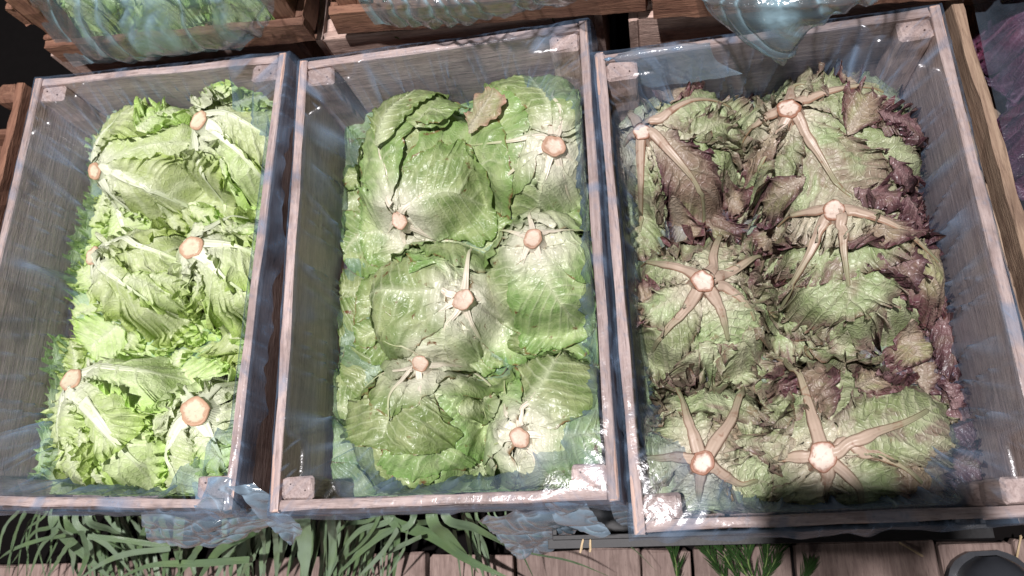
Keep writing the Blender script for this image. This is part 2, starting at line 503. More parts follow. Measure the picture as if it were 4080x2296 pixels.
def liner(c, label, seed, out_len=.03, front_bulge=.03, left=.012, right=.012, back=.012):
    """Film draped over the walls: up the inside, across the rim and post tops, down outside."""
    cx, cy, a, W, L, _ = CRATES[c]
    # q = inward distance from the outer face; rows of the profile
    sides = [((-1, 1), (1, 1)), ((1, 1), (1, -1)), ((1, -1), (-1, -1)), ((-1, -1), (-1, 1))]   # back, right, front, left
    bul = [back, right, front_bulge, left]
    NS = 150
    V = []; A = []
    drop = np.r_[np.linspace(1, 0, 26)]
    for k, (A0, B0) in enumerate(sides):
        f = (np.arange(NS) / NS)
        length = W if k in (0, 2) else L
        dist = np.minimum(f, 1 - f) * length
        inset = TH + .002 + (.0255) * (1 - np.clip((dist - .043) / .03, 0, 1) ** 1.0)
        inset = np.convolve(np.pad(inset, 3, mode='edge'), np.ones(7) / 7, 'valid')
        corner = np.exp(-(dist / .09) ** 2)
        sp = k * 9.0 + seed
        for j in range(26 + 4 + 9):
            if j < 26:           # inside, from deep to the rim edge
                t = 1 - j / 25.0          # 1 deep .. 0 rim
                z = -.118 * t + .0012
                fold = np.clip(ridged(f * length / .016 + t * .7 * np.sign(.5 - f) * (1 + 3 * corner), t * .12 + 3, int(sp)), 0, 1) ** 4
                fold2 = np.clip(ridged(f * length / .030 - t * .8 * np.sign(.5 - f), t * .12, int(sp) + 3), 0, 1) ** 4
                bulge = bul[k] * (.9 + .5 * vn(f * 6, 0 * f + sp, 11)) * np.sin(min(1, t * 1.15) * math.pi * .62) ** 1.1
                q = inset + .0015 + bulge * (1 if k != 2 else 1) + (fold * .006 + fold2 * .007) * min(1, t * 3)
                q = q + corner * .022 * min(1, t * 2.2)
                zz = np.full(NS, z) + (.003 * vn(f * 9, 0 * f + t * 3, 12)) * min(1, t * 3)
                fo = np.clip(fold * .8 + fold2 * .5, 0, 1) * min(1, t * 4 + .15)
                de = np.full(NS, .16 * t)
            elif j < 30:         # across the rim
                t = (j - 25) / 5.0
                q = (inset + .0015) * (1 - t) + (-.0015) * t
                zz = .0016 + .0008 * np.abs(vn(f * length / .016, 0 * f + j * .4, int(sp) + 5))
                fo = np.clip(ridged(f * length / .006, 0 * f + j * .5, int(sp) + 6), 0, 1) ** 5 * .5
                de = -.09 + .7 * (np.clip(vn(f * length / .022, 0 * f + 3, int(sp) + 8), .45, 1) - .45)
            else:                # down the outside
                t = (j - 29) / 9.0
                ol = out_len * (1 + .45 * vn(f * length / .045, 0 * f, int(sp) + 9) + .2 * vn(f * length / .012, 0 * f, int(sp) + 10))
                ol = np.clip(ol, .008, .09)
                zz = .0015 - ol * t
                q = -.0022 - (.0015 + .004 * (1 + vn(f * length / .02, 0 * f + t * .8, int(sp) + 4))) * t
                fo = np.clip(ridged(f * length / .014, t * .6 + 0 * f, int(sp) + 2), 0, 1) ** 3 * .7
                de = np.full(NS, .14)
            hx = W / 2 - q; hy = L / 2 - q
            ax = A0[0] + (B0[0] - A0[0]) * f; ay = A0[1] + (B0[1] - A0[1]) * f
            if j < 26:
                yy = (ay * hy + L / 2) / .050
                de = de + .36 * np.clip(1 - yy, 0, 1) ** .7 * min(1, .3 + t * 10)
            V.append(np.stack([ax * hx, ay * hy, zz + 0 * q], 1)); A.append(np.stack([fo, de + 0 * fo, 0 * fo, 0 * fo + 1], 1))
    rows = 39
    V = np.array(V).reshape(4, rows, NS, 3).transpose(0, 2, 1, 3).reshape(4 * NS, rows, 3)
    A = np.array(A).reshape(4, rows, NS, 4).transpose(0, 2, 1, 3).reshape(4 * NS, rows, 4)
    ca, sa = math.cos(a), math.sin(a)
    P = V.reshape(-1, 3)
    P = np.stack([P[:, 0] * ca - P[:, 1] * sa, P[:, 0] * sa + P[:, 1] * ca, P[:, 2]], 1)
    gx, gy = np.meshgrid(np.linspace(-1, 1, 30), np.linspace(-1, 1, 40), indexing='ij')
    bx = gx * (W / 2 - .022); by = gy * (L / 2 - .022); bz = -.117 + .006 * vn(bx / .04, by / .04, seed)
    BP = np.stack([bx * ca - by * sa, bx * sa + by * ca, bz], -1).reshape(-1, 3)
    o = mesh_obj('plastic_liner', P, grid_faces(4 * NS, rows, True), M['film'], None, A.reshape(-1, 4))
    fo = .2 * np.clip(ridged(bx / .03, by / .02, seed), 0, 1) ** 3
    mesh_obj('bottom_sheet', BP, grid_faces(30, 40), M['film'], o, np.stack([fo, fo * 0 - .02, fo * 0, fo * 0 + 1], -1).reshape(-1, 4))
    o.location = (cx, cy, 0)
    tag(o, label, 'plastic liner', 'blue plastic film lining the crates')
    return o


liner(0, 'pale blue plastic film lining the crate of frilly green lettuces', 2, left=.016, right=.003, back=.006, front_bulge=.010)
liner(1, 'pale blue plastic film lining the crate of broad-leaved lettuces', 14, left=.006, right=.009, back=.005, front_bulge=.014)
liner(2, 'pale blue plastic film lining the crate of red-tinged lettuces', 29, left=.016, right=.004, back=.005, front_bulge=.014)


# ------------------------------------------------------------------ lettuces
CROP = {'A': (0, 0, 1.2607), 'B': (0, 1100, 1.2121), 'C': (1050, 0, 1.2607), 'D': (1050, 1100, 1.2124),
        'E': (2350, 0, 1.2607), 'F': (2350, 1100, 1.2121)}


def cp(k, p, z):
    x0, y0, s = CROP[k]
    return at(x0 + p[0] / s, y0 + p[1] / s, z)[:2]


ZS = -.030      # height at which stems are read
# crop, stem, stem radius m, dome centre, dome radius m, ribs: (points, half width, style)
HEADS = [
 # ---- pale frilly heads, crate 0
 dict(c=0, k='A', s=(428, 820), r=.0115, d=(645, 700), R=.090, ribs=[([(455, 745), (530, 640), (615, 565)], .045), ([(520, 830), (680, 890), (910, 910)], .050),
      ([(415, 890), (408, 1000), (440, 1130)], .042), ([(480, 890), (540, 1000), (610, 1140)], .045)], lab='pale frilly lettuce in the back left corner of its crate, stem facing the left wall', low=[([(420, 1000), (320, 1080), (220, 1120)], .034)]),
 dict(c=0, k='A', s=(1000, 605), r=.0125, d=(1120, 640), R=.086, ribs=[([(1060, 590), (1180, 600), (1300, 650)], .045), ([(985, 680), (960, 820), (960, 990)], .040),
      ([(1080, 650), (1200, 780), (1280, 890)], .045), ([(990, 550), (975, 500), (990, 440)], .032)], lab='pale frilly lettuce at the back right, torn leaf base curled above its stem', sp=[([(880, 480), (980, 470), (1100, 480)], .02, .016, 'leafA'), ([(960, 500), (990, 420), (1060, 400)], .028, .010, 'leafA')]),
 dict(c=0, k='A', s=(425, 1265), r=.0125, d=(620, 1340), R=.078, ribs=[([(500, 1215), (650, 1220), (850, 1290)], .052), ([(480, 1290), (570, 1370), (690, 1480)], .050),
      ([(440, 1330), (430, 1449)], .036)], lab='pale frilly lettuce in the middle of the left column, orange cut stem tilted left', low=[([(380, 1200), (280, 1210), (170, 1230)], .03), ([(360, 1330), (300, 1340), (260, 1400)], .03)]),
 dict(c=0, k='A', s=(965, 1245), r=.0155, d=(1070, 1300), R=.080, ribs=[([(1010, 1170), (1080, 1080), (1230, 1040)], .045), ([(1030, 1240), (1130, 1235), (1230, 1255)], .042),
      ([(1040, 1300), (1110, 1370), (1180, 1430)], .045), ([(920, 1320), (900, 1440)], .036)], lab='pale frilly lettuce in the middle of the right column with a wide pink-orange cut stem'),
 dict(c=0, k='B', s=(295, 495), r=.0150, d=(450, 680), R=.094, ribs=[([(350, 470), (520, 452), (770, 472)], .048), ([(268, 570), (258, 700), (262, 830)], .036),
      ([(320, 560), (440, 640), (480, 740)], .045), ([(480, 700), (540, 820), (620, 960)], .050)], lab='pale frilly lettuce in the front left corner with a big white midrib running right', low=[([(280, 380), (200, 390), (110, 330)], .034), ([(240, 560), (180, 600), (150, 560)], .03), ([(300, 860), (200, 900), (80, 880)], .036), ([(380, 940), (300, 980), (180, 1010)], .036), ([(200, 740), (150, 760), (110, 790)], .03)]),
 dict(c=0, k='B', s=(930, 658), r=.0170, d=(910, 800), R=.090, ribs=[([(880, 735), (838, 830), (832, 985)], .045), ([(960, 580), (1000, 480), (1060, 395)], .042),
      ([(875, 590), (800, 520), (740, 500)], .036), ([(985, 730), (1030, 820), (1040, 880)], .036)], lab='pale frilly lettuce with the biggest cut stem, browned leaf stubs beside it'),
 # ---- broad green heads, crate 1
 dict(c=1, k='C', s=(620, 1018), r=.0105, d=(740, 745), R=.100, ribs=[([(605, 960), (590, 760), (625, 560), (740, 380)], .046), ([(680, 1000), (800, 940), (980, 905)], .055),
      ([(605, 1080), (612, 1170)], .045), ([(560, 1030), (440, 1050)], .045), ([(670, 1050), (820, 1080), (1050, 1140)], .052)], lab='broad-leaved lettuce at the back left of the middle crate, one tall leaf folded upward', sp=[([(600, 720), (640, 520), (770, 350)], .030, .016, 'leafB'), ([(760, 640), (800, 520), (880, 560)], .03, .012, 'leafB')]),
 dict(c=1, k='C', s=(1447, 710), r=.0130, d=(1320, 610), R=.104, ribs=[([(1440, 640), (1410, 500), (1340, 370)], .062), ([(1475, 640), (1475, 520), (1430, 380)], .05), ([(1390, 690), (1200, 700), (1010, 690)], .070),
      ([(1430, 780), (1380, 870), (1300, 990)], .075), ([(1500, 740), (1600, 800)], .05), ([(1380, 750), (1200, 850), (1090, 980)], .07), ([(1470, 780), (1500, 900), (1540, 980)], .055)], lab='broad-leaved lettuce at the back right of the middle crate with a smooth white-hearted underside', sp=[([(1010, 620), (1080, 530), (1170, 440)], .022, .010, 'leafBr')]),
 dict(c=1, k='C', s=(1355, 1205), r=.0110, d=(1370, 1290), R=.080, ribs=[([(1352, 1155), (1345, 1080), (1370, 990)], .042), ([(1395, 1180), (1500, 1160), (1630, 1110)], .055),
      ([(1380, 1270), (1420, 1400), (1500, 1520)], .060), ([(1330, 1260), (1280, 1360), (1230, 1480)], .06), ([(1310, 1190), (1220, 1150), (1160, 1130)], .045)], lab='broad-leaved lettuce in the middle of the right column, orange-brown streaks below its stem'),
 dict(c=1, k='D', s=(940, 95), r=.0115, d=(760, 60), R=.090, ribs=[([(955, 30), (960, -120), (880, -240)], .058), ([(890, 80), (700, 75), (470, 60)], .075),
      ([(925, 150), (855, 220), (820, 350)], .050), ([(990, 90), (1060, 80), (1110, 100)], .038), ([(890, 130), (740, 200), (600, 260)], .060), ([(960, 150), (980, 250), (990, 340)], .03)], lab='broad-leaved lettuce in the middle of the left column, stem at its right edge'),
 dict(c=1, k='D', s=(730, 418), r=.0095, d=(670, 680), R=.095, ribs=[([(710, 395), (690, 330), (580, 270)], .048), ([(690, 460), (620, 600), (585, 720)], .070),
      ([(775, 425), (900, 405), (1000, 490), (1040, 680)], .048), ([(660, 440), (560, 480), (470, 540)], .05), ([(740, 470), (760, 640), (800, 800)], .055)], lab='broad-leaved lettuce in the front left corner with dark brown rot marks below its stem'),
 dict(c=1, k='D', s=(1240, 775), r=.0105, d=(1370, 690), R=.095, ribs=[([(1250, 700), (1330, 550), (1440, 320)], .075), ([(1295, 765), (1480, 755), (1630, 740)], .060),
      ([(1310, 860), (1320, 980)], .035), ([(1190, 780), (1110, 800)], .045), ([(1210, 720), (1160, 600), (1140, 480)], .05), ([(1290, 820), (1420, 900), (1520, 950)], .05)], lab='broad-leaved lettuce in the front right corner with torn white leaf base beside its stem'),
 # ---- red-tinged heads, crate 2
 dict(c=2, k='E', s=(268, 648), r=.0100, d=(440, 670), R=.088, ribs=[([(245, 600), (215, 540), (212, 470)], .035), ([(310, 620), (450, 560), (620, 505), (750, 505)], .048),
      ([(320, 680), (450, 790), (540, 880), (600, 990)], .042), ([(265, 710), (262, 850), (235, 1050)], .036), ([(230, 660), (175, 690)], .03)], lab='red-tinged lettuce in the back left corner with one leaf dried brown and purple'),
 dict(c=2, k='E', s=(1015, 530), r=.0125, d=(1250, 650), R=.115, ribs=[([(1020, 480), (1030, 400), (1100, 385)], .032), ([(1070, 505), (1200, 465), (1350, 435), (1500, 440)], .055),
      ([(960, 545), (860, 570), (790, 630)], .04), ([(1000, 590), (940, 700), (885, 800)], .050), ([(1060, 600), (1150, 740), (1250, 880), (1350, 960)], .07)], lab='red-tinged lettuce at the back right of the right crate, broadest of its six', low=[([(1480, 470), (1600, 530), (1700, 600)], .04), ([(1450, 780), (1600, 800), (1760, 850)], .045), ([(1560, 330), (1650, 420), (1740, 520)], .04), ([(1600, 640), (1700, 720), (1790, 800)], .04)]),
 dict(c=2, k='E', s=(1240, 1050), r=.0115, d=(1400, 1220), R=.102, ribs=[([(1190, 1050), (1080, 1045), (1000, 1060)], .035), ([(1260, 1100), (1290, 1250), (1330, 1420)], .050),
      ([(1300, 1060), (1450, 1120), (1650, 1210), (1800, 1280)], .052), ([(1185, 1120), (1120, 1280), (1030, 1440)], .045)], lab='red-tinged lettuce in the right column, stalks fanning out below its stem', low=[([(1550, 1080), (1680, 1060), (1800, 1040)], .045), ([(1560, 1300), (1700, 1330), (1840, 1400)], .045), ([(1700, 1180), (1790, 1240), (1870, 1330)], .04)]),
 dict(c=2, k='F', s=(545, 32), r=.0115, d=(560, 60), R=.092, ribs=[([(585, -20), (610, -160), (650, -270)], .052), ([(505, 10), (390, -50), (250, -120)], .034),
      ([(620, 10), (730, -70), (860, -150)], .038), ([(510, 100), (430, 190), (300, 300)], .042), ([(590, 95), (640, 180), (675, 290)], .045), ([(650, 60), (740, 120), (800, 200)], .04)], lab='red-tinged lettuce in the middle of the left column, six stalks star-shaped round a dark-ringed stem'),
 dict(c=2, k='F', s=(545, 900), r=.0115, d=(560, 840), R=.090, ribs=[([(515, 830), (460, 690), (420, 540)], .046), ([(590, 840), (680, 710), (730, 570), (780, 440)], .050),
      ([(490, 885), (400, 860), (295, 865)], .034), ([(540, 955), (540, 1080)], .036), ([(610, 930), (720, 990), (815, 985)], .038)], lab='red-tinged lettuce in the front left corner, five stalks round its pale round stem'),
 dict(c=2, k='F', s=(1135, 870), r=.0135, d=(1300, 830), R=.116, ribs=[([(1110, 800), (1070, 600), (1030, 430), (1010, 330)], .046), ([(1200, 845), (1350, 760), (1500, 710), (1650, 640)], .055),
      ([(1080, 870), (970, 865), (865, 905)], .036), ([(1200, 920), (1290, 1010), (1330, 1100)], .045), ([(1150, 940), (1160, 1090)], .04), ([(1240, 820), (1450, 900), (1620, 1000)], .06)], lab='red-tinged lettuce in the front right corner, partly in deep shade', low=[([(1480, 430), (1650, 390), (1850, 400)], .05), ([(1650, 640), (1780, 630), (1930, 600)], .05), ([(1560, 900), (1750, 850), (1950, 800)], .05), ([(1700, 480), (1830, 500), (1950, 540)], .04), ([(1700, 980), (1850, 960), (1980, 950)], .04), ([(1050, 350), (1220, 270), (1400, 210)], .045)]),
]


class Heap:
    """Smooth height field made of the heads of one crate; leaves drape over it."""

    def __init__(s, bound=None, floor=-.115):
        s.d = []; s.st = []; s.bound = bound; s.floor = floor
        s.cell = .0022; s.o = None; s.lo = None

    def grid(s, x0, y0, x1, y1):
        s.o = (x0, y0); s.lo = np.full((int((x1 - x0) / s.cell) + 1, int((y1 - y0) / s.cell) + 1), 9.0)

    def ij(s, x, y):
        return (np.clip(((x - s.o[0]) / s.cell).astype(int), 0, s.lo.shape[0] - 1), np.clip(((y - s.o[1]) / s.cell).astype(int), 0, s.lo.shape[1] - 1))

    def limit(s, x, y):
        return s.lo[s.ij(x, y)]

    def cover(s, P):
        g = np.full(s.lo.shape, 9.0)
        np.minimum.at(g, s.ij(P[..., 0], P[..., 1]), P[..., 2])
        for ax in (0, 1):
            g = np.minimum(g, np.minimum(np.roll(g, 1, ax), np.roll(g, -1, ax)))
        s.lo = np.minimum(s.lo, g)

    def add(s, xy, R, top, stem, rs, drop=.046, sh=.010):
        s.d.append((xy[0], xy[1], R, top, drop)); s.st.append((stem[0], stem[1], rs, sh))

    def z(s, x, y):
        acc = np.exp((s.floor) * 130)
        for k, (cx, cy, R, top, dr) in enumerate(s.d):
            q = ((x - cx) ** 2 + (y - cy) ** 2) / R ** 2
            sx, sy = s.st[k][:2]
            rr = np.hypot(x - sx, y - sy) + 1e-6
            c_, s_ = (x - sx) / rr, (y - sy) / rr
            top = top + (.0040 * vn(2.6 * c_ + 9 * k, 2.6 * s_ + rr * 6, 41) + .0024 * vn(6.5 * c_ + 9 * k, 6.5 * s_ + rr * 14, 42)) * np.clip(rr / .05, 0, 1.3)
            acc = acc + np.exp((top - dr * q - .12 * np.clip(q - .66, 0, 3)) * 130)
        z = np.log(acc) / 130
        for (sx, sy, rs, sh) in s.st:
            z = z + sh * np.exp(-((x - sx) ** 2 + (y - sy) ** 2) / (rs * 1.7) ** 2)
        return z

    def n(s, x, y):
        e = .002
        gx = (s.z(x + e, y) - s.z(x - e, y)) / (2 * e); gy = (s.z(x, y + e) - s.z(x, y - e)) / (2 * e)
        gx = np.clip(gx, -1.6, 1.6); gy = np.clip(gy, -1.6, 1.6)
        k = 1 / np.sqrt(gx ** 2 + gy ** 2 + 1)
        return np.stack([-gx * k, -gy * k, k], -1)


STY = {  # normal frill, tangential, outline, wave length, wrinkle, vein relief, flop
 'A': dict(fn=.0090, ft=.0060, fo=.13, wl=.013, wr=.0036, ve=.0013, up=.004, obo=1.15),
 'B': dict(fn=.0028, ft=.0012, fo=.10, wl=.020, wr=.0030, ve=.0011, up=.0015, obo=1.0),
 'C': dict(fn=.0085, ft=.0055, fo=.14, wl=.013, wr=.0042, ve=.0012, up=.003, obo=1.25),
}


def make_leaf(root, org, heap, path, hw, off, sty, mat, seed, ns=150, nt=16, bound=None, stem=None, lift=0.0, tipup=0.0, name='leaf', fade=.045, frill=1.0):
    S = dict(STY[sty]); S['fn'] *= frill; S['ft'] *= frill
    SP, Ls = smooth_path(path, 60)
    T = np.gradient(SP, axis=0); T /= np.linalg.norm(T, axis=1, keepdims=True) + 1e-9
    N = np.stack([-T[:, 1], T[:, 0]], 1)
    s = np.linspace(0, 1, ns); t = np.linspace(0, 1, nt)
    a = np.minimum(2 * s, 2 - 2 * s); side = np.where(s < .5, 1.0, -1.0)
    um = .02 + .98 * np.sin(a * math.pi / 2) ** 1.15
    us = a * .84
    sd = seed % 97
    ap = a ** S['obo']
    lat = hw * np.sin(math.pi * np.clip(ap, 0, 1)) ** .72
    lob = 1 + S['fo'] * vn(s * Ls * 2 / .03, s * 0 + sd, 5) + S['fo'] * .8 * vn(s * Ls * 2 / .009, s * 0 + sd, 6) + S['fo'] * .5 * np.abs(vn(s * Ls * 2 / .0045, s * 0 + sd, 8))
    lob2 = 1 + .10 * vn(s * 7, s * 0 + sd * 1.7, 9)
    lat = lat * lob * lob2
    idx = lambda u: np.clip(u, 0, 1) * 59

    def samp(Arr, u):
        return np.stack([np.interp(idx(u), np.arange(60), Arr[:, i]) for i in range(2)], -1)
    # beyond-tip overshoot for the lobes at the tip
    Mx = samp(SP, um) + samp(N, um) * (lat * side)[:, None] + samp(T, um) * (np.clip(um - .9, 0, 1) * (lob - 1) * hw * 3)[:, None]
    Sx = samp(SP, us)
    D = Mx - Sx
    XY = Sx[:, None, :] + D[:, None, :] * t[None, :, None]
    tang = np.gradient(Mx, axis=0); tl = np.linalg.norm(tang, axis=1, keepdims=True) + 1e-9; tang = tang / tl
    per = np.r_[0, np.cumsum(np.linalg.norm(np.diff(Mx, axis=0), axis=1))]
    ph = 2 * math.pi * per / S['wl'] + 6.0 * vn(per / .03, per * 0 + sd, 13)
    ph2 = 2 * math.pi * per / (S['wl'] * .43) + 5.0 * vn(per / .02, per * 0 + sd, 14)
    amp = (.55 + .75 * np.abs(vn(per / .035, per * 0 + sd + 9, 15))) * np.clip(a * 4, 0, 1)
    te = t[None, :]
    E3 = te ** 3.0; E6 = te ** 6
    XY = XY + tang[:, None, :] * (S['ft'] * amp * np.cos(ph))[:, None, None] * E3[..., None] * 1.0
    XY = XY + tang[:, None, :] * (S['ft'] * .3 * np.cos(ph2))[:, None, None] * E6[..., None]
    fn = S['fn'] * amp[:, None] * (np.sin(ph)[:, None] * E3 + .55 * np.sin(ph2 + 1)[:, None] * E6)
    # keep inside the crate
    if bound is not None:
        XY = bound(XY)
    x, y = XY[..., 0], XY[..., 1]
    H = heap.z(x, y); NN = heap.n(x, y)
    latd = np.linalg.norm(D, axis=1)[:, None] * te
    uu = (us[:, None] + (um - us)[:, None] * te)
    # secondary veins run from midrib to margin
    nv = (7.0, 10.0, 8.0)['ABC'.index(sty)]
    vph = (a[:, None] ** .9) * nv + .35 * te + .3 * vn(a[:, None] * 3 + 0 * te, te * 2 + side[:, None] * 5 + sd, 17)
    vd = np.abs(vph - np.round(vph))
    sec = np.exp(-(vd / .085) ** 2) * np.clip(1 - te * 1.05, 0, 1) ** .6
    vph3 = a[:, None] * nv * 4.3 + 2.5 * vn(a[:, None] * 9, te * 5 + sd, 19)
    ter = np.exp(-((vph3 - np.round(vph3)) / .16) ** 2) * (1 - sec) * np.clip(1.1 - te, 0, 1) * .5
    mid = np.exp(-(latd / (.0058 * (1.15 - uu))) ** 2)
    ribw = (.0068, .0060, .0035)['ABC'.index(sty)] * np.clip(1.08 - uu, .12, 1)
    rel = S['ve'] * (sec * 1.0 + ter * .5) + (.0030, .0022, .0012)['ABC'.index(sty)] * np.exp(-(latd / ribw) ** 2) * np.clip(1.1 - uu, 0, 1)
    wr = S['wr'] * (.3 + te) * fbm(x / .017, y / .017, 21) + S['wr'] * .35 * (1 - np.abs(vn(x / .0075, y / .0075, 23)) * 2)
    big = (.0045, .0075, .0055)['ABC'.index(sty)] * vn(x / .038, y / .038, 25)
    clear = 1 - np.exp(-(latd / .011) ** 2)
    # fan creases radiating with the veins
    crease = S['wr'] * (.75, 1.25, .8)['ABC'.index(sty)] * vn(a[:, None] ** .9 * (17, 8, 17)['ABC'.index(sty)] + sd + .5 * te, te * 1.6 + side[:, None] * 3, 27) * np.clip(te * 2.5, 0, 1)
    nd = off + fn + rel + (wr + crease) * clear + big + S['up'] * E3 + tipup * np.clip(uu - .35, 0, 1) ** 2 + lift * np.sin(np.clip(uu, 0, 1) * math.pi) * np.exp(-(latd / .012) ** 2)
    if stem is not None:
        dst = np.hypot(x - stem[0], y - stem[1])
        kk = np.clip((dst - .008) / .022, 0, 1)
        nd = nd * kk + (.0015 + off * .25) * (1 - kk)
    for (qx, qy, qr, _) in heap.st:
        nr_ = np.hypot(x - qx, y - qy) < qr * 1.3
        nd = np.where(nr_, np.minimum(nd, .0008), nd)
    P = np.stack([x, y, H], -1) + NN * nd[..., None]
    if heap.lo is not None:
        lim = heap.limit(P[..., 0], P[..., 1]) - .0013
        P[..., 2] = np.minimum(P[..., 2], lim)
        heap.cover(P)
    if bound is not None:
        P[..., :2] = bound(P[..., :2])
    if stem is not None:
        pass
    base = np.zeros_like(x)
    for (qx, qy, qr, _) in heap.st:
        base = np.maximum(base, np.exp(-(np.hypot(x - qx, y - qy) / fade) ** 1.6))
    attr = np.stack([base, np.broadcast_to(te, x.shape), np.clip(sec * .8 + ter * .35 + mid, 0, 1), np.ones_like(x)], -1)
    o = mesh_obj(name, P.reshape(-1, 3), grid_faces(ns, nt), mat, root, attr.reshape(-1, 4), origin=org)
    return o, SP


def tube(name, P, rad, flat, mat, parent, org, n=12, attr_u=None, up=None):
    P = np.asarray(P, float)
    T = np.gradient(P, axis=0); T /= np.linalg.norm(T, axis=1, keepdims=True) + 1e-9
    U = np.tile(np.array([0, 0, 1.0]), (len(P), 1)) if up is None else up
    S = np.cross(T, U); S /= np.linalg.norm(S, axis=1, keepdims=True) + 1e-9
    U = np.cross(S, T)
    th = np.linspace(0, 2 * math.pi, n, endpoint=False)
    rad = np.asarray(rad, float)
    V = P[:, None, :] + rad[:, None, None] * (np.cos(th)[None, :, None] * S[:, None, :] + flat * np.sin(th)[None, :, None] * U[:, None, :])
    m = len(P)
    F = []
    i = np.arange(m - 1)[:, None]; j = np.arange(n)[None, :]; j2 = (j + 1) % n
    F = np.stack([i * n + j, i * n + j2, (i + 1) * n + j2, (i + 1) * n + j], -1).reshape(-1, 4)
    V = V.reshape(-1, 3)
    # close the end with a point
    u = np.linspace(1, 0, m) if attr_u is None else attr_u
    A = np.stack([np.repeat(u, n), np.tile(th / (2 * math.pi), m), np.zeros(m * n), np.ones(m * n)], 1)
    o = mesh_obj(name, V, F, mat, parent, A, origin=org)
    return o


def stem_piece(root, org, base, nrm, r, h, mat_side, mat_cut, rs):
    nrm = nrm / np.linalg.norm(nrm)
    a = np.cross(nrm, [0.3, 1, 0.1]); a /= np.linalg.norm(a); b = np.cross(nrm, a)
    n = 28
    th = np.linspace(0, 2 * math.pi, n, endpoint=False)
    wob = 1 + .09 * np.sin(th * 2 + rs.rand() * 6) + .05 * np.sin(th * 5 + rs.rand() * 6) + .02 * rs.randn(n)
    V = []; A = []
    prof = [(1.5, -.012), (1.22, -.003), (1.06, .35 * h), (1.0, .85 * h), (.99, h)]
    for k, (q, z) in enumerate(prof):
        V.append(base + nrm * z + (np.cos(th) * wob)[:, None] * a * r * q + (np.sin(th) * wob)[:, None] * b * r * q)
        A.append(np.stack([np.full(n, .9), th, 0 * th, 0 * th + 1], 1))
    V = np.vstack(V); A = np.vstack(A)
    i = np.arange(len(prof) - 1)[:, None]; j = np.arange(n)[None, :]; j2 = (j + 1) % n
    F = np.stack([i * n + j, i * n + j2, (i + 1) * n + j2, (i + 1) * n + j], -1).reshape(-1, 4)
    st = mesh_obj('stem', V, F, mat_side, root, A, origin=org)
    V = []; A = []
    qs = [0.02, .3, .55, .75, .88, .97, 1.03, 1.04]
    zs = [-.0006, -.0007, -.0004, .0001, .0006, .0008, .0002, -.0015]
    for q, z in zip(qs, zs):
        jit = rs.randn(n) * .00022 * (q > .2)
        V.append(base + nrm * (h + z + .0004) + nrm * jit[:, None] + (np.cos(th) * wob)[:, None] * a * r * q + (np.sin(th) * wob)[:, None] * b * r * q)
        A.append(np.stack([np.full(n, q), th, 0 * th, 0 * th + 1], 1))
    V = np.vstack(V); A = np.vstack(A)
    i = np.arange(len(qs) - 1)[:, None]
    F = np.stack([i * n + j, i * n + j2, (i + 1) * n + j2, (i + 1) * n + j], -1).reshape(-1, 4)
    mesh_obj('cut_face', V, F, mat_cut, st, A, origin=org)


def crate_bound(c, m=.0145):
    cx, cy, a, W, L, _ = CRATES[c]
    ca, sa = math.cos(a), math.sin(a)

    def f(XY):
        x = XY[..., 0] - cx; y = XY[..., 1] - cy
        u = x * ca + y * sa; v = -x * sa + y * ca
        bx = W / 2 - m; by = L / 2 - m
        k = .02
        cl = lambda q, b: np.where(np.abs(q) > b - k, np.sign(q) * (b - k + k * np.tanh((np.abs(q) - b + k) / k)), q)
        u = cl(u, bx); v = cl(v, by)
        return np.stack([cx + u * ca - v * sa, cy + u * sa + v * ca], -1)
    return f


HEAPS = []
for c in range(3):
    hp = Heap()
    for h in HEADS:
        if h['c'] == c:
            h['sxy'] = cp(h['k'], h['s'], ZS + .012)
            h['dxy'] = cp(h['k'], h['d'], ZS - .005)
            hp.add(h['dxy'], h['R'] * .92, ZS, h['sxy'], h['r'])
    hp.grid(CRATES[c][0] - .3, -.36, CRATES[c][0] + .3, .38)
    HEAPS.append(hp)

CURL = {0: [(860, 560), (780, 650), (900, 1000), (740, 1040), (560, 1160), (350, 960), (520, 560)],
        1: [(1160, 500), (1260, 520), (960, 1000), (1210, 1000), (890, 610), (1100, 860)],
        2: [(850, 1400), (760, 1440), (600, 1170), (330, 1150), (300, 1330)],
        3: [(1240, 1130), (900, 1120), (800, 1090), (1000, 1440), (1180, 1100)],
        4: [(380, 190), (520, 240), (650, 200), (720, 330), (300, 210), (430, 370), (200, 350), (260, 880), (360, 920), (150, 830), (430, 820), (300, 970), (440, 1010), (560, 320)],
        5: [(850, 230), (950, 200), (1060, 150), (820, 330), (980, 330), (870, 430), (1060, 560), (1050, 850), (740, 420)],
        6: [(430, 700), (400, 780)], 9: [(450, 200), (1080, 210), (1030, 280)], 10: [(1040, 450), (1040, 620), (400, 300)], 11: [(1500, 220), (1080, 560)],
        12: [(430, 480), (560, 690), (700, 690), (740, 900), (480, 1060), (330, 500)],
        13: [(860, 430), (930, 410), (830, 490), (1300, 360), (1560, 620), (1640, 640), (1600, 870), (1690, 880), (1000, 930), (1420, 1000), (1330, 620)],
        14: [(950, 1000), (990, 1230), (930, 1290), (1650, 1080), (1750, 1130), (1480, 1330)],
        15: [(880, 100), (850, 50), (400, 130), (280, 120), (730, 390), (640, 400), (800, 340), (900, 370), (480, 420)],
        16: [(350, 480), (840, 640), (820, 820), (500, 460), (800, 740), (300, 640)],
        17: [(980, 200), (950, 260), (1110, 170), (1300, 270), (1500, 430), (1350, 520), (1700, 400), (1850, 430), (1900, 530), (1600, 330), (1900, 900)]}
GROUP = {0: 'pale frilly lettuces in the left crate', 1: 'broad-leaved lettuces in the middle crate', 2: 'red-tinged lettuces in the right crate'}
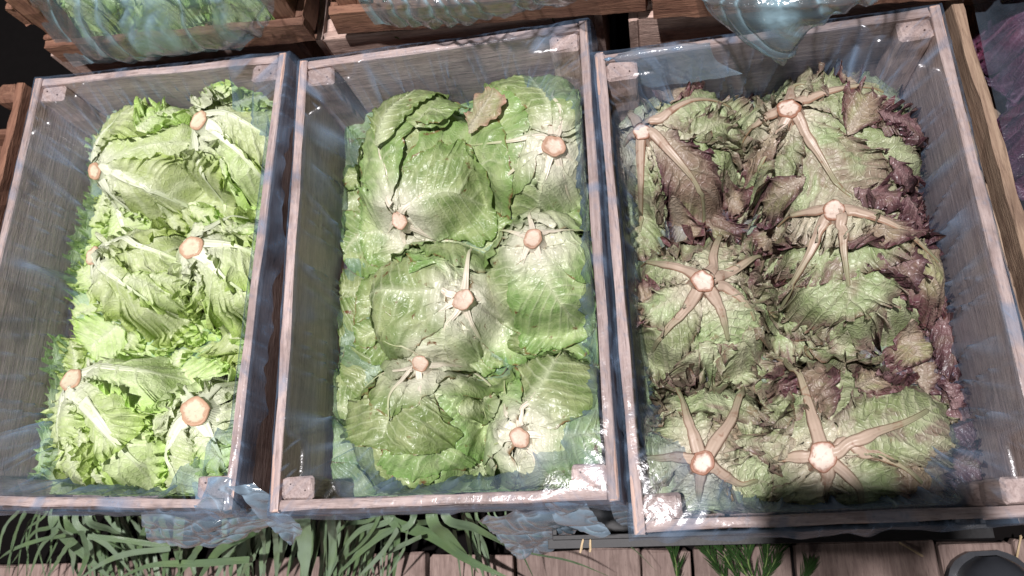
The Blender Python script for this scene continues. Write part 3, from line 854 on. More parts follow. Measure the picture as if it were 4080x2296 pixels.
for hi, h in enumerate(HEADS):
    c = h['c']; sty = 'ABC'[c]
    hp = HEAPS[c]; bd = crate_bound(c)
    rs = np.random.RandomState(100 + hi)
    sxy = h['sxy']; dxy = h['dxy']
    org = np.array([dxy[0], dxy[1], -.12])
    root = empty('lettuce_head', org)
    tag(root, h['lab'], 'lettuce', GROUP[c])
    lm = M['leaf' + sty]; rm = M['rib' + sty]
    fade = {0: .046, 1: .046, 2: .040}[c]
    for g, q in enumerate(CURL.get(hi, [])):
        p = cp(h['k'], q, -.05)
        d = p - dxy; d = d / (np.linalg.norm(d) + 1e-9)
        w = (rs.rand() - .5) * 1.6
        d = np.array([d[0] * math.cos(w) - d[1] * math.sin(w), d[0] * math.sin(w) + d[1] * math.cos(w)])
        ln = .020 + .012 * rs.rand()
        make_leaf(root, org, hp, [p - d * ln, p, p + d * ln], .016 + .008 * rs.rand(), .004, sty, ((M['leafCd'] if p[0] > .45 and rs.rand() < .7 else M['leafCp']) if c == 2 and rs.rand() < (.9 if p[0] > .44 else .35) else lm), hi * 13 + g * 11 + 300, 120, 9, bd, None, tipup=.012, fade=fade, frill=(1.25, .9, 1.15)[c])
    for ri, (pts, hw) in enumerate(h['ribs']):
        P = [cp(h['k'], p, ZS + .002) for p in pts]
        P = [sxy + (P[0] - sxy) * .55] + P
        P = np.array(P)
        ribL = np.sum(np.linalg.norm(np.diff(P, axis=0), axis=1))
        last = P[-1] - P[-2]; last /= np.linalg.norm(last)
        ext = max(.018, min(.04, ribL * .35))
        full = np.vstack([P, P[-1] + last * ext])
        off = .0070 - .0010 * ri
        lift = .002 if c == 2 else .0
        lmm = M['leafCp'] if (hi, ri) in ((12, 2), (14, 2), (17, 0), (17, 5), (13, 2), (16, 1)) else lm
        o, SP = make_leaf(root, org, hp, full, hw, off, sty, lmm, hi * 41 + ri * 11 + 1, 210, 22, bd, sxy, lift=lift * .6, fade=fade)
        # midrib
        k = int(60 * min(.92, ribL / (ribL + ext)))
        Q = SP[:k]; Q = bd(Q)
        n = len(Q); u = np.linspace(0, 1, n)
        r0 = {0: .0070, 1: .0042, 2: .0052}[c] * (h['r'] / .0115) ** .5
        r1 = {0: .0016, 1: .0008, 2: .0021}[c]
        rad = r0 * ((1 - u) ** (1.6, 1.9, 1.25)[c]) + r1
        rad = rad * (1 + .05 * np.sin(u * 9 + hi) + (.16 if c == 2 else .05) * vn(u * 9, u * 0 + hi * 3.3 + ri, 33))
        rad[-1] = .0003
        zz = hp.z(Q[:, 0], Q[:, 1]); nn = hp.n(Q[:, 0], Q[:, 1])
        sink = {0: .0017, 1: .0008, 2: .0014}[c]
        big = (.0045, .0075, .0055)[c] * vn(Q[:, 0] / .038, Q[:, 1] / .038, 25)
        dst = np.hypot(Q[:, 0] - sxy[0], Q[:, 1] - sxy[1]); kk = np.clip((dst - .008) / .022, 0, 1)
        PP = np.c_[Q, zz] + nn * ((off + big) * kk + (.0015 + off * .25) * (1 - kk) + sink + lift * np.sin(u * math.pi))[:, None]
        tube('midrib', PP, rad, (.20, .22, .6)[c], rm, o, org, 12, np.clip(1.05 - u * {0: .95, 1: 1.2, 2: 1.0}[c], 0, 1), nn)
    ccx = CRATES[c][0]; ox = 1 if dxy[0] > ccx else -1
    oy = 1 if dxy[1] > .1 else (-1 if dxy[1] < -.1 else 0)
    for g, an in enumerate((-.7, -.25, .25, .7) + ((1.3, 1.8) if oy else ())):
        d = np.array([ox * math.cos(an), math.sin(an)]) if an < 1 else np.array([ox * math.cos(an), oy * math.sin(an)])
        p0 = dxy + d * h['R'] * .85; p1 = dxy + d * (h['R'] * 1.35 + .03)
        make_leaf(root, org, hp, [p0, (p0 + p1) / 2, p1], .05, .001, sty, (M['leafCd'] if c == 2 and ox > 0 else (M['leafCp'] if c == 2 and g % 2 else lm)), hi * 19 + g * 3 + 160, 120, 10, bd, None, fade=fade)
    # curly tufts of inner leaves pushing out at the rim of the head
    for g in range((8, 4, 7)[c]):
        an = 2 * math.pi * (g + rs.rand() * .8) / (8, 4, 7)[c] + hi * 1.3
        d = np.array([math.cos(an), math.sin(an)])
        p0 = dxy + d * h['R'] * .80; p1 = dxy + d * h['R'] * 1.28 + np.array([-d[1], d[0]]) * .01 * rs.randn()
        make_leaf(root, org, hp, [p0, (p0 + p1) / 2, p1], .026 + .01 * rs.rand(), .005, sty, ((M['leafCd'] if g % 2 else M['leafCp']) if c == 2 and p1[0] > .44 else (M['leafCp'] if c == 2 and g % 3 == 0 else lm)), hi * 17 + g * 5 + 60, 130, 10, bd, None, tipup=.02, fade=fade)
    # wrapping leaves all round, under the ones with visible ribs
    ng = 9
    for g in range(ng):
        an = 2 * math.pi * (g + .35 * rs.rand()) / ng + hi
        d = np.array([math.cos(an), math.sin(an)])
        e = dxy + d * h['R'] * (1.18 + .34 * rs.rand())
        midp = sxy * .45 + e * .55 + np.array([-d[1], d[0]]) * .012 * rs.randn()
        L = np.linalg.norm(e - sxy)
        make_leaf(root, org, hp, [sxy + (e - sxy) / L * h['r'] * .6, midp, e], max(.034, min(.06, L * .48)), .0010 + .0010 * (g % 3), sty, lm, hi * 31 + g * 7 + 3, 110, 12, bd, sxy, fade=fade)
    for g, (pts, hw, off, mk) in enumerate(h.get('sp', [])):
        P = np.array([cp(h['k'], p, -.01) for p in pts])
        lo_, hp.lo = hp.lo, None
        o, SP = make_leaf(root, org, hp, P, hw, off, sty, M[mk], hi * 29 + g * 5 + 11, 190, 20, bd, None, tipup=.02, fade=fade)
        hp.lo = lo_
    for g, (pts, hw) in enumerate(h.get('low', [])):
        P = np.array([cp(h['k'], p, -.07) for p in pts])
        make_leaf(root, org, hp, P, hw, .004, sty, ((M['leafCd'] if g % 2 else M['leafCp']) if c == 2 else lm), hi * 23 + g * 5 + 7, 170, 14, bd, None, tipup=.03, fade=fade)
    # stem stub
    nr = hp.n(np.array(sxy[0]), np.array(sxy[1]))
    dd = sxy - dxy
    nr = np.array([dd[0] * 5.5, dd[1] * 5.5, 1.0])
    zb = float(hp.z(np.array(sxy[0]), np.array(sxy[1])))
    stem_piece(root, org, np.array([sxy[0], sxy[1], zb - .002]), nr, h['r'], .0085, rm, M['cut' + sty], rs)


# ------------------------------------------------------------------ crates behind and around
def slat_crate(label, fl, yaw, W, D, H, mat, seed, group=None, front_slats=((.02, .036),), side_n=3, cat='crate'):
    r = empty('slatted_crate', fl, yaw)
    tag(r, label, cat, group)
    t = .011; p = .030
    for i, (x, y) in enumerate(((0, 0), (W, 0), (0, D), (W, D))):
        px = x + (p / 2 + t if x == 0 else -p / 2 - t); py = y + (p / 2 + t if y == 0 else -p / 2 - t)
        board('corner_post', r, (px, py, 0), (px, py, H), (1, 0, 0), p, p, mat, .0007, seed + i, 14)
    for i, (z, w) in enumerate(front_slats):
        board('front_slat', r, (0, t / 2, z), (W, t / 2, z), (0, 0, 1), w, t, mat, .0007, seed + 10 + i, 24)
        board('back_slat', r, (0, D - t / 2, z), (W, D - t / 2, z), (0, 0, 1), w, t, mat, .0007, seed + 16 + i, 12)
    for s_ in (0, 1):
        for i in range(side_n):
            z = .022 + i * (H - .04) / max(1, side_n - 1)
            x = t / 2 if s_ == 0 else W - t / 2
            board('side_slat', r, (x, t + .001, z), (x, D - t - .001, z), (0, 0, 1), .036, t, mat, .0007, seed + 22 + i + s_ * 5, 24)
    n = 5
    for i in range(n):
        x = t + (W - 2 * t) * (i + .5) / n
        board('bottom_slat', r, (x, t, .004), (x, D - t, .004), (1, 0, 0), (W - 2 * t) / n - .008, .007, mat, .0008, seed + 40 + i, 8)
    return r


slat_crate('red-brown rough slatted crate of bagged curly lettuces, behind the left crate', (-.534, .326, .003), math.radians(-3.8), .372, .5, .17, M['redwood'], 200, 'red-brown slatted crates stacked behind')
slat_crate('red-brown rough slatted crate of bagged greens, behind the middle crate', (-.128, .306, .003), math.radians(-4.5), .385, .5, .17, M['redwood'], 300, 'red-brown slatted crates stacked behind', front_slats=((.022, .042),))
slat_crate('red-brown rough slatted crate with bag corner hanging out, behind the right crate', (.262, .262, .003), math.radians(-5), .36, .5, .17, M['redwood'], 400, 'red-brown slatted crates stacked behind', front_slats=((.020, .036), (.066, .04)))
slat_crate('orange-brown slatted crate standing left of the frilly lettuces', (-.985, -.16, -.17), math.radians(-3), .365, .5, .17, M['redwood'], 500)
slat_crate('yellow-tan slatted crate of bagged purple heads, right of the row', (.604, -.31, -.175), math.radians(2), .37, .66, .17, M['tanwood'], 600, front_slats=((.02, .04), (.08, .04), (.14, .04)))
slat_crate('yellow-tan slatted crate stacked at the far right behind the purple bag', (.635, .235, .003), math.radians(-7), .37, .5, .17, M['tanwood'], 700, front_slats=((.02, .04), (.08, .04), (.14, .04)))
for k, (x, y, a) in enumerate(((-.37, .625, -.06), (.03, .585, -.05), (.44, .545, -.07))):
    CRATES.append((x, y, a, .374, .56, 0))
    r = main_crate(3 + k, ['pinkish wooden crate under the bagged curly lettuces at the back', 'pinkish wooden crate under the middle stacked crate at the back', 'pinkish wooden crate under the stacked crate with the hanging bag corner'][k])
    r['group'] = 'wooden crates in the back row'
    r.location.z -= .012

# black plastic crates that carry the wooden ones
FZ = -.42


def plastic_crate(label, x, y, a, W, L, z0, z1):
    r = empty('plastic_crate', (x, y, z0), a)
    tag(r, label, 'crate', 'black plastic crates under the wooden ones')
    H = z1 - z0; t = .006
    bk = M['black']
    for s_ in (-1, 1):
        for z, w in ((H - .008, .016), (H * .62, .010), (.010, .02)):
            board('rail', r, (-W / 2, s_ * (L / 2 - t / 2), z), (W / 2, s_ * (L / 2 - t / 2), z), (0, 0, 1), w, t, bk, .0001, 1)
            board('rail', r, (s_ * (W / 2 - t / 2), -L / 2 + t, z), (s_ * (W / 2 - t / 2), L / 2 - t, z), (0, 0, 1), w, t, bk, .0001, 2)
        board('lip', r, (-W / 2 - .006, s_ * (L / 2 + .004), H - .003), (W / 2 + .006, s_ * (L / 2 + .004), H - .003), (0, 1, 0), .012, .004, bk, .0001, 3)
        for i in range(11):
            xx = -W / 2 + W * (i + .5) / 11
            board('upright', r, (xx, s_ * (L / 2 + .0015), .004), (xx, s_ * (L / 2 + .0015), H - .006), (1, 0, 0), .004, .007, bk, .0001, 4, 4)
    board('bottom_panel', r, (0, -L / 2 + t, .004), (0, L / 2 - t, .004), (1, 0, 0), W - .02, .006, bk, .0001, 5)
    return r


plastic_crate('black plastic crate under the left wooden crate', -.404, .012, -.043, .36, .55, FZ + .002, -CH - .012)
plastic_crate('black plastic crate under the middle wooden crate', .0, .0, 0, .36, .54, FZ + .002, -CH - .012)
plastic_crate('black plastic crate showing its slotted edge under the right wooden crate', .335, -.036, .0, .49, .560, FZ + .002, -CH - .03)
for k, (x, y) in enumerate(((-.37, .63), (.03, .6), (.45, .56))):
    plastic_crate(['black plastic crate at the back left, deep in shade', 'black plastic crate at the back middle, deep in shade', 'black plastic crate at the back right, deep in shade'][k], x, y, -.05, .37, .55, FZ + .002, -CH - .022)

# ------------------------------------------------------------------ floor
gr = bpy.data.meshes.new('ground')
gr.from_pydata([(-6, -6, FZ - .06), (6, -6, FZ - .06), (6, 6, FZ - .06), (-6, 6, FZ - .06)], [], [(0, 1, 2, 3)])
gr.materials.append(M['dark'])
go = bpy.data.objects.new('ground', gr); COL.objects.link(go); go['kind'] = 'structure'
fl = empty('floor', (0, 0, FZ)); fl['kind'] = 'structure'
jx = [at(x, 2280, FZ)[0] for x in (-900, -560, -250, 60, 380, 700, 1010, 1330, 1690, 2050, 2345, 2565, 2770, 3170, 3745, 4050, 4400, 4800, 5200)]
for i in range(len(jx) - 1):
    g = .003 if i != 8 else .010
    ye = -.333 + .003 * math.sin(i * 2.1)
    board('plank', fl, ((jx[i] + jx[i + 1]) / 2, -1.5, -.011), ((jx[i] + jx[i + 1]) / 2 + .004 * math.sin(i), ye, -.011 + .0015 * math.sin(i * 1.7)), (1, 0, 0), jx[i + 1] - jx[i] - g, .022, M['plank'], .0007, 800 + i, 30)


# ------------------------------------------------------------------ plastic sheets
def sheet(name, label, rows, n, m, mat, amp=.004, sc=.02, seed=0, cat='plastic film', dens=.1, group=None, parent=None, foldx=0.0, ridge=.5, edge_jag=.0):
    """Sheet through rows of 3-D points (each row a polyline, rows run top to bottom), creased by ridged noise."""
    R = np.array([smooth_path(r_, n)[0] for r_ in rows])          # k,n,3
    k = len(R)
    G = np.zeros((n, m, 3))
    for i in range(n):
        G[i] = smooth_path(R[:, i], m)[0]
    du = np.gradient(G, axis=0); dv = np.gradient(G, axis=1)
    N = np.cross(du, dv); N /= np.linalg.norm(N, axis=-1, keepdims=True) + 1e-9
    U = np.cumsum(np.linalg.norm(du, axis=-1), 0); V = np.cumsum(np.linalg.norm(dv, axis=-1), 1)
    r1 = ridged(U / sc + V / sc * .5, V / sc * (.35 if foldx else 1) + seed, seed)
    r2 = ridged(U / sc * 2.3 - V / sc * .6 + 5, V / sc * (.6 if foldx else 2.2) + seed, seed + 1)
    if foldx:
        r3 = ridged(U / foldx + .4 * vn(V / .05, U / .05, seed + 3), V * 2.0, seed + 2)
        d = amp * (r3 * 1.2 + r2 * .3 * ridge + r1 * .4)
        fo = np.clip(r3, 0, 1) ** 3
    else:
        d = amp * (r1 + r2 * .5)
        fo = np.clip(np.maximum(r1, r2), 0, 1) ** 4
    G = G + N * d[..., None]
    if edge_jag:
        j = edge_jag * vn(U[:, -1] / .008, U[:, -1] * 0, seed + 5)
        G[:, -4:] += (dv[:, -1] / (np.linalg.norm(dv[:, -1], axis=-1, keepdims=True) + 1e-9))[:, None] * j[:, None, None] * np.array([.2, .5, .8, 1])[None, :, None]
    A = np.stack([fo, np.full_like(fo, dens), fo * 0, fo * 0 + 1], -1)
    o = mesh_obj(name, G.reshape(-1, 3), grid_faces(n, m), mat, parent, A.reshape(-1, 4))
    if parent is None:
        c = G.reshape(-1, 3).mean(0); me = o.data
        co = np.empty(len(me.vertices) * 3, np.float32); me.vertices.foreach_get('co', co)
        me.vertices.foreach_set('co', (co.reshape(-1, 3) - c.astype(np.float32)).ravel()); me.update()
        o.location = c
        tag(o, label, cat, group)
    return o


def bagged_heads(xs, ys, R, top, mat, labs, cat, seed, group, sty='A', ng=11):
    hp = Heap(floor=top - .1)
    for x, y in zip(xs, ys):
        hp.add((x, y), R, top, (x, y - .02), .012, drop=.06)
    for i, (x, y) in enumerate(zip(xs, ys)):
        org = np.array([x, y, top - .1])
        root = empty('lettuce_head', org)
        tag(root, labs[i], cat, group)
        for g in range(ng):
            an = 2 * math.pi * (g + .3 * math.sin(g * 5 + seed)) / ng
            d = np.array([math.cos(an), math.sin(an)])
            st = np.array([x, y - .02])
            e = np.array([x, y]) + d * R * (1.15 if g % 2 else .8)
            make_leaf(root, org, hp, [st + d * .006, (st + e) / 2, e], .045, .002 + .002 * (g % 3), sty, mat, seed + i * 13 + g, 110, 12, None, st, fade=.02)
        zb = float(hp.z(np.array(x), np.array(y - .02)))
        stem_piece(root, org, np.array([x, y - .02, zb - .002]), np.array([0, -.25, 1.0]), .011, .008, M['ribA'], M['cutA'], np.random.RandomState(seed + i))


bagged_heads([-.47, -.36, -.25], [.41, .40, .395], .06, .108, M['leafA'],
             ['leftmost curly green lettuce inside the bag behind the left crate', 'middle curly green lettuce inside the bag behind the left crate', 'rightmost curly green lettuce inside the bag behind the left crate'], 'lettuce', 900, 'curly lettuces in the back left bag')
bagged_heads([-.05, .06, .17], [.40, .39, .385], .058, .075, M['leafB'],
             ['leftmost dark green head inside the bag behind the middle crate', 'middle dark green head inside the bag behind the middle crate', 'rightmost dark green head inside the bag behind the middle crate'], 'lettuce', 950, 'green heads in the back middle bag')
bagged_heads([.35, .46, .56], [.37, .36, .35], .058, .080, M['leafA'],
             ['leftmost green head inside the hanging bag behind the right crate', 'middle green head inside the hanging bag behind the right crate', 'rightmost green head inside the hanging bag behind the right crate'], 'lettuce', 990, 'green heads in the back right bag')
M['leafP'] = leaf_mat('purple_leaf', (.085, .025, .06), (.17, .03, .075), (.05, .018, .045), (.42, .25, .34), (.5, .3, .4), .6, 1.0, blister=.6)
bagged_heads([.725, .73, .725, .73], [.10, -.03, -.16, .23], .075, -.022, M['leafP'],
             ['purple head at the back of the bag on the far right', 'purple head in the middle of the bag on the far right', 'purple head at the front of the bag on the far right', 'purple head deep at the back of the far right bag'], 'radicchio', 1030, 'purple heads in the right bag', sty='B')


def pxrow(pts):
    return [aty(px, py, y) if True else None for (px, py, y) in pts]


def zrow(pts):
    return [at(px, py, z) for (px, py, z) in pts]


# bag over the back left crate: top edge far behind, hanging front low
sheet('plastic_bag', 'pale blue plastic bag hanging over curly lettuces behind the left crate',
      [[(-.57, .47, .16), (-.45, .48, .17), (-.3, .46, .17), (-.15, .44, .16)],
       zrow([(90, -60, .13), (400, -70, .14), (760, -70, .14), (1090, -60, .13)]),
       zrow([(150, 60, .085), (420, 90, .10), (780, 80, .10), (1090, 50, .085)]),
       zrow([(240, 190, .03), (470, 225, .035), (800, 205, .035), (1040, 140, .035)]),
       zrow([(300, 262, .004), (520, 252, .004), (800, 222, .006), (960, 205, .008)])],
      150, 110, M['filmbag'],   .0035, .02, 5, 'plastic bag', .02, foldx=.018)
sheet('plastic_bag', 'dark green-blue plastic bag sagging over the back middle crate',
      [[(-.13, .46, .13), (.0, .46, .14), (.12, .44, .14), (.24, .42, .13)],
       zrow([(1400, -60, .10), (1700, -80, .115), (2000, -90, .115), (2330, -80, .10)]),
       zrow([(1440, 30, .075), (1700, 60, .085), (2000, 40, .085), (2330, -30, .075)]),
       zrow([(1490, 105, .045), (1720, 118, .045), (2020, 66, .05), (2340, 0, .055)])],
      120, 80, M['filmbag'], .0035, .02, 9, 'plastic bag', .04, foldx=.02)
sheet('plastic_bag', 'blue plastic bag with a pointed corner hanging over the right crate rim',
      [[(.27, .42, .13), (.40, .42, .14), (.5, .40, .14), (.62, .38, .13)],
       zrow([(2760, -70, .10), (3000, -90, .115), (3250, -90, .115), (3640, -80, .10)]),
       zrow([(2800, 30, .08), (3000, 70, .095), (3220, 60, .095), (3540, -10, .08)]),
       zrow([(2860, 100, .055), (3010, 150, .07), (3150, 140, .07), (3400, 40, .06)]),
       zrow([(2960, 165, .035), (3040, 215, .045), (3150, 200, .045), (3270, 95, .05)]),
       zrow([(3085, 235, .012), (3105, 258, .012), (3130, 262, .014), (3165, 205, .018)])],
      140, 110, M['filmbag'], .0035, .02, 12, 'plastic bag', .08, foldx=.018)
sheet('plastic_bag', 'bluish plastic bag over purple heads at the far right',
      [[(.62, .30, -.03), (.70, .32, -.02), (.8, .30, -.02)],
       [(.615, .13, -.03), (.68, .12, -.012), (.82, .12, -.01)],
       [(.618, -.0, -.035), (.69, 0, -.012), (.82, 0, -.01)],
       [(.622, -.15, -.04), (.69, -.15, -.014), (.82, -.15, -.01)],
       [(.63, -.27, -.07), (.69, -.28, -.05), (.82, -.28, -.05)]],
      90, 110, M['filmthin'], .002, .06, 15, 'plastic bag', -.08, foldx=.06)
# loose film below the crate fronts
sheet('plastic_flap', 'blue plastic flap hanging below the front right corner of the left crate',
      [zrow([(560, 2040, -.03), (800, 2045, -.03), (980, 2040, -.03), (1190, 2010, -.03)]),
       zrow([(570, 2110, -.07), (780, 2120, -.07), (960, 2110, -.07), (1185, 2050, -.07)]),
       zrow([(600, 2172, -.12), (800, 2186, -.12), (930, 2160, -.12), (1110, 2085, -.11)])],
      120, 60, M['film2'], .0035, .035, 21, dens=.18)
sheet('plastic_flap', 'torn blue plastic strip between the left and middle crates',
      [zrow([(905, 1930, .004), (960, 1935, .006), (1010, 1925, .002)]),
       zrow([(960, 1990, -.004), (1010, 1985, -.004), (1070, 1980, -.006)]),
       zrow([(1040, 2080, -.05), (1090, 2070, -.05), (1140, 2055, -.05)]),
       zrow([(1110, 2140, -.09), (1150, 2120, -.09), (1203, 2112, -.09)]),
       zrow([(1165, 2188, -.12), (1175, 2180, -.12), (1185, 2150, -.12)])],
      60, 90, M['film2'], .0035, .035, 23, dens=.25, edge_jag=.004)
sheet('plastic_flap', 'bunched plastic wrapped over the front right corner of the left crate',
      [zrow([(775, 1925, -.012), (840, 1900, .003), (915, 1905, .004), (960, 1930, -.02)]),
       zrow([(765, 1975, -.008), (840, 1960, .0045), (905, 1965, .005), (985, 1985, -.03)]),
       zrow([(770, 2030, .002), (840, 2030, .004), (910, 2035, .003), (985, 2030, -.03)]),
       zrow([(780, 2050, -.03), (850, 2062, -.03), (920, 2060, -.03), (1000, 2050, -.05)])],
      80, 60, M['film2'], .0035, .035, 25, dens=.12)
sheet('plastic_flap', 'crumpled shiny clear plastic lying below the middle crate',
      [zrow([(1900, 2080, -.14), (2020, 2050, -.13), (2200, 2030, -.12), (2330, 2050, -.12)]),
       zrow([(1950, 2120, -.20), (2070, 2110, -.18), (2210, 2110, -.18), (2320, 2110, -.18)]),
       zrow([(2010, 2180, -.26), (2080, 2180, -.25), (2170, 2175, -.25), (2240, 2165, -.25)]),
       zrow([(2045, 2224, -.30), (2075, 2226, -.30), (2120, 2218, -.30), (2150, 2205, -.30)])],
      150, 110, M['film2'], .0035, .035, 31, dens=.22)
sheet('plastic_flap', 'blue plastic corner torn off below the middle crate rim',
      [zrow([(2150, 1990, -.01), (2230, 1995, -.012), (2300, 1995, -.015)]),
       zrow([(2190, 2050, -.05), (2270, 2050, -.05), (2360, 2040, -.05)]),
       zrow([(2230, 2085, -.08), (2310, 2095, -.08), (2390, 2080, -.08)]),
       zrow([(2330, 2118, -.11), (2390, 2130, -.11), (2430, 2125, -.11)])],
      90, 60, M['film2'], .0035, .035, 33, dens=.35, edge_jag=.005)
sheet('plastic_flap', 'dark blue shiny plastic in the gap before the right crate',
      [zrow([(2430, 2010, -.10), (2480, 2000, -.10), (2520, 2010, -.10)]),
       zrow([(2450, 2070, -.15), (2490, 2060, -.15), (2530, 2060, -.15)]),
       zrow([(2500, 2110, -.18), (2515, 2115, -.18), (2535, 2125, -.18)])],
      50, 40, M['film2'], .0035, .035, 35, dens=.05)
sheet('plastic_flap', 'blue film folded over the back rim of the right crate',
      [zrow([(2400, 222, -.004), (2520, 200, .004), (2680, 188, .005), (2830, 165, .004)]),
       zrow([(2405, 235, .005), (2530, 222, .006), (2680, 200, .006), (2830, 185, .005)]),
       zrow([(2440, 300, -.02), (2550, 285, -.018), (2690, 262, -.016), (2860, 250, -.02)]),
       zrow([(2520, 355, -.045), (2600, 352, -.042), (2700, 330, -.04), (2960, 300, -.04)])],
      130, 50, M['film2'], .0035, .035, 37, dens=.12, foldx=.03)

# ------------------------------------------------------------------ long green leaves below the crates
mB, nt = new_mat('long_green_blade')
b = NB(nt)
co, rnd = b.coords()
at_ = b.n('ShaderNodeAttribute', attribute_name='lf')
sep = b.n('ShaderNodeSeparateColor'); b.link(at_.outputs['Color'], sep.inputs[0])
str_ = b.n('ShaderNodeMath', operation='SINE'); b.link(b.math('MULTIPLY', sep.outputs[0], 70.0), str_.inputs[0])
n1 = b.noise(co, 18, 3, .6)
col = b.mix(rnd, (.06, .12, .045), (.20, .27, .19))
col = b.mix(b.math('MULTIPLY', b.ramp(n1, .35, .7), .5), col, (.12, .2, .05))
col = b.mix(b.math('MULTIPLY', b.math('ADD', .5, b.math('MULTIPLY', str_.outputs[0], .5)), .3), col, (.3, .36, .24))
p = b.pbsdf(col, .38, b.bump(str_.outputs[0], .35, .0006), .5)
b.out(p.outputs[0])
M['blade'] = mB


def blade(root, org, pts, w, seed, taper=.5):
    P, L = smooth_path(pts, 34)
    rs = np.random.RandomState(seed)
    n = len(P); u = np.linspace(0, 1, n)
    T = np.gradient(P, axis=0); T /= np.linalg.norm(T, axis=1, keepdims=True)
    tw = (rs.rand() - .5) * .8 + (rs.rand() - .5) * .5 * u
    up = np.stack([np.sin(tw) * .7, np.zeros(n), np.cos(tw)], 1)
    S = np.cross(T, up); S /= np.linalg.norm(S, axis=1, keepdims=True) + 1e-9; U = np.cross(S, T)
    ww = w / 2 * np.clip(np.minimum(1, (1 - u) / taper), .02, 1) ** .7 * (.9 + .1 * np.sin(u * 5 + seed))
    v = np.linspace(-1, 1, 7)
    V = P[:, None] + S[:, None] * (ww[:, None] * v[None])[..., None] + U[:, None] * (np.abs(v)[None] * ww[:, None] * .35)[..., None]
    V = V + U[:, None] * (.0012 * vn(u[:, None] * 14, v[None] * 1.5 + seed, 31))[..., None]
    A = np.stack([np.broadcast_to(v[None] * .5 + .5, (n, 7)), np.broadcast_to(u[:, None], (n, 7)), np.zeros((n, 7)), np.ones((n, 7))], -1)
    return mesh_obj('leaf', V.reshape(-1, 3), grid_faces(n, 7), M['blade'], root, A.reshape(-1, 4), origin=org)


def K1(x, y): return (x / 1.84, 1950 + y / 1.84)
def K2(x, y): return (1300 + x / 1.84, 1950 + y / 1.84)


def bunch(label, K, items, fill, seed, z0=-.24, z1=-.33):
    c = at(*K(*items[0][0][0]), -.3)
    org = np.array([c[0], -.33, FZ + .004])
    r = empty('leek_bunch', org)
    tag(r, label, 'leeks', 'bunches of long green leaves under the crates')
    rs = np.random.RandomState(seed)
    allit = list(items)
    for (xa, xb, n, dx, wmin, wmax) in fill:
        for i in range(n):
            x0 = xa + (xb - xa) * rs.rand(); y0 = 120 + 60 * rs.rand()
            d = dx * (1 + .6 * rs.randn()) + 40 * rs.randn()
            cv = 40 * rs.randn()
            allit.append(([(x0, y0), (x0 + d * .45 + cv, 330 + 50 * rs.randn()), (x0 + d, 640 + 120 * rs.rand())], wmin + (wmax - wmin) * rs.rand()))
    for i, (pts, w) in enumerate(allit):
        main = i < len(items)
        n = len(pts)
        zz = [(z0 + (z1 - z0) * k / (n - 1)) + (.0 if main else -.045 - .03 * rs.rand()) + .004 * rs.randn() for k in range(n)]
        P = [at(*K(*p), z) for p, z in zip(pts, zz)]
        # root end tucks in under the crates
        back = P[0] + np.array([.0, .05, -.02]) if main and pts[0][1] < 260 else None
        P = ([back] if back is not None else []) + P
        blade(r, org, P, w / 1.84 * 1.08 / 3066, seed * 50 + i, .5)
    return r


bunch('bunch of long green leaves curving out under the left crate', K1,
      [([(400, 220), (560, 420), (860, 700)], 85), ([(470, 230), (700, 340), (930, 450)], 70), ([(650, 220), (820, 300), (1000, 420)], 60),
       ([(400, 255), (250, 320), (90, 540)], 38), ([(430, 300), (300, 430), (210, 660)], 40), ([(480, 340), (300, 370), (100, 440), (-20, 520)], 34),
       ([(170, 190), (90, 400), (60, 680)], 24), ([(330, 190), (180, 330), (120, 680)], 20), ([(640, 345), (900, 370), (1200, 410), (1500, 412), (1860, 262)], 42),
       ([(560, 240), (800, 420), (1000, 660)], 60), ([(520, 380), (430, 520), (330, 680)], 45), ([(600, 300), (640, 480), (560, 690)], 55)],
      [(450, 1100, 20, 160, 45, 100), (100, 500, 7, -150, 16, 40)], 3)
bunch('bunch of broad pale green leaves hanging down between the left and middle crates', K1,
      [([(1250, 435), (950, 470), (750, 545), (540, 690)], 46), ([(1830, 515), (1500, 540), (1100, 560), (820, 680)], 52), ([(1935, 250), (1945, 450), (1935, 700)], 70),
       ([(2210, 150), (2240, 400), (2235, 700)], 170), ([(2020, 300), (2030, 450), (2025, 700)], 55), ([(2430, 160), (2440, 400), (2400, 700)], 70),
       ([(1890, 300), (1620, 440), (1430, 700)], 75), ([(1800, 300), (1680, 450), (1560, 700)], 75), ([(1330, 400), (1310, 500), (1330, 700)], 60), ([(1480, 400), (1400, 520), (1240, 700)], 60),
       ([(1880, 480), (1790, 600), (1770, 700)], 50)],
      [(1100, 2500, 30, -50, 45, 120)], 4, -.22, -.31)
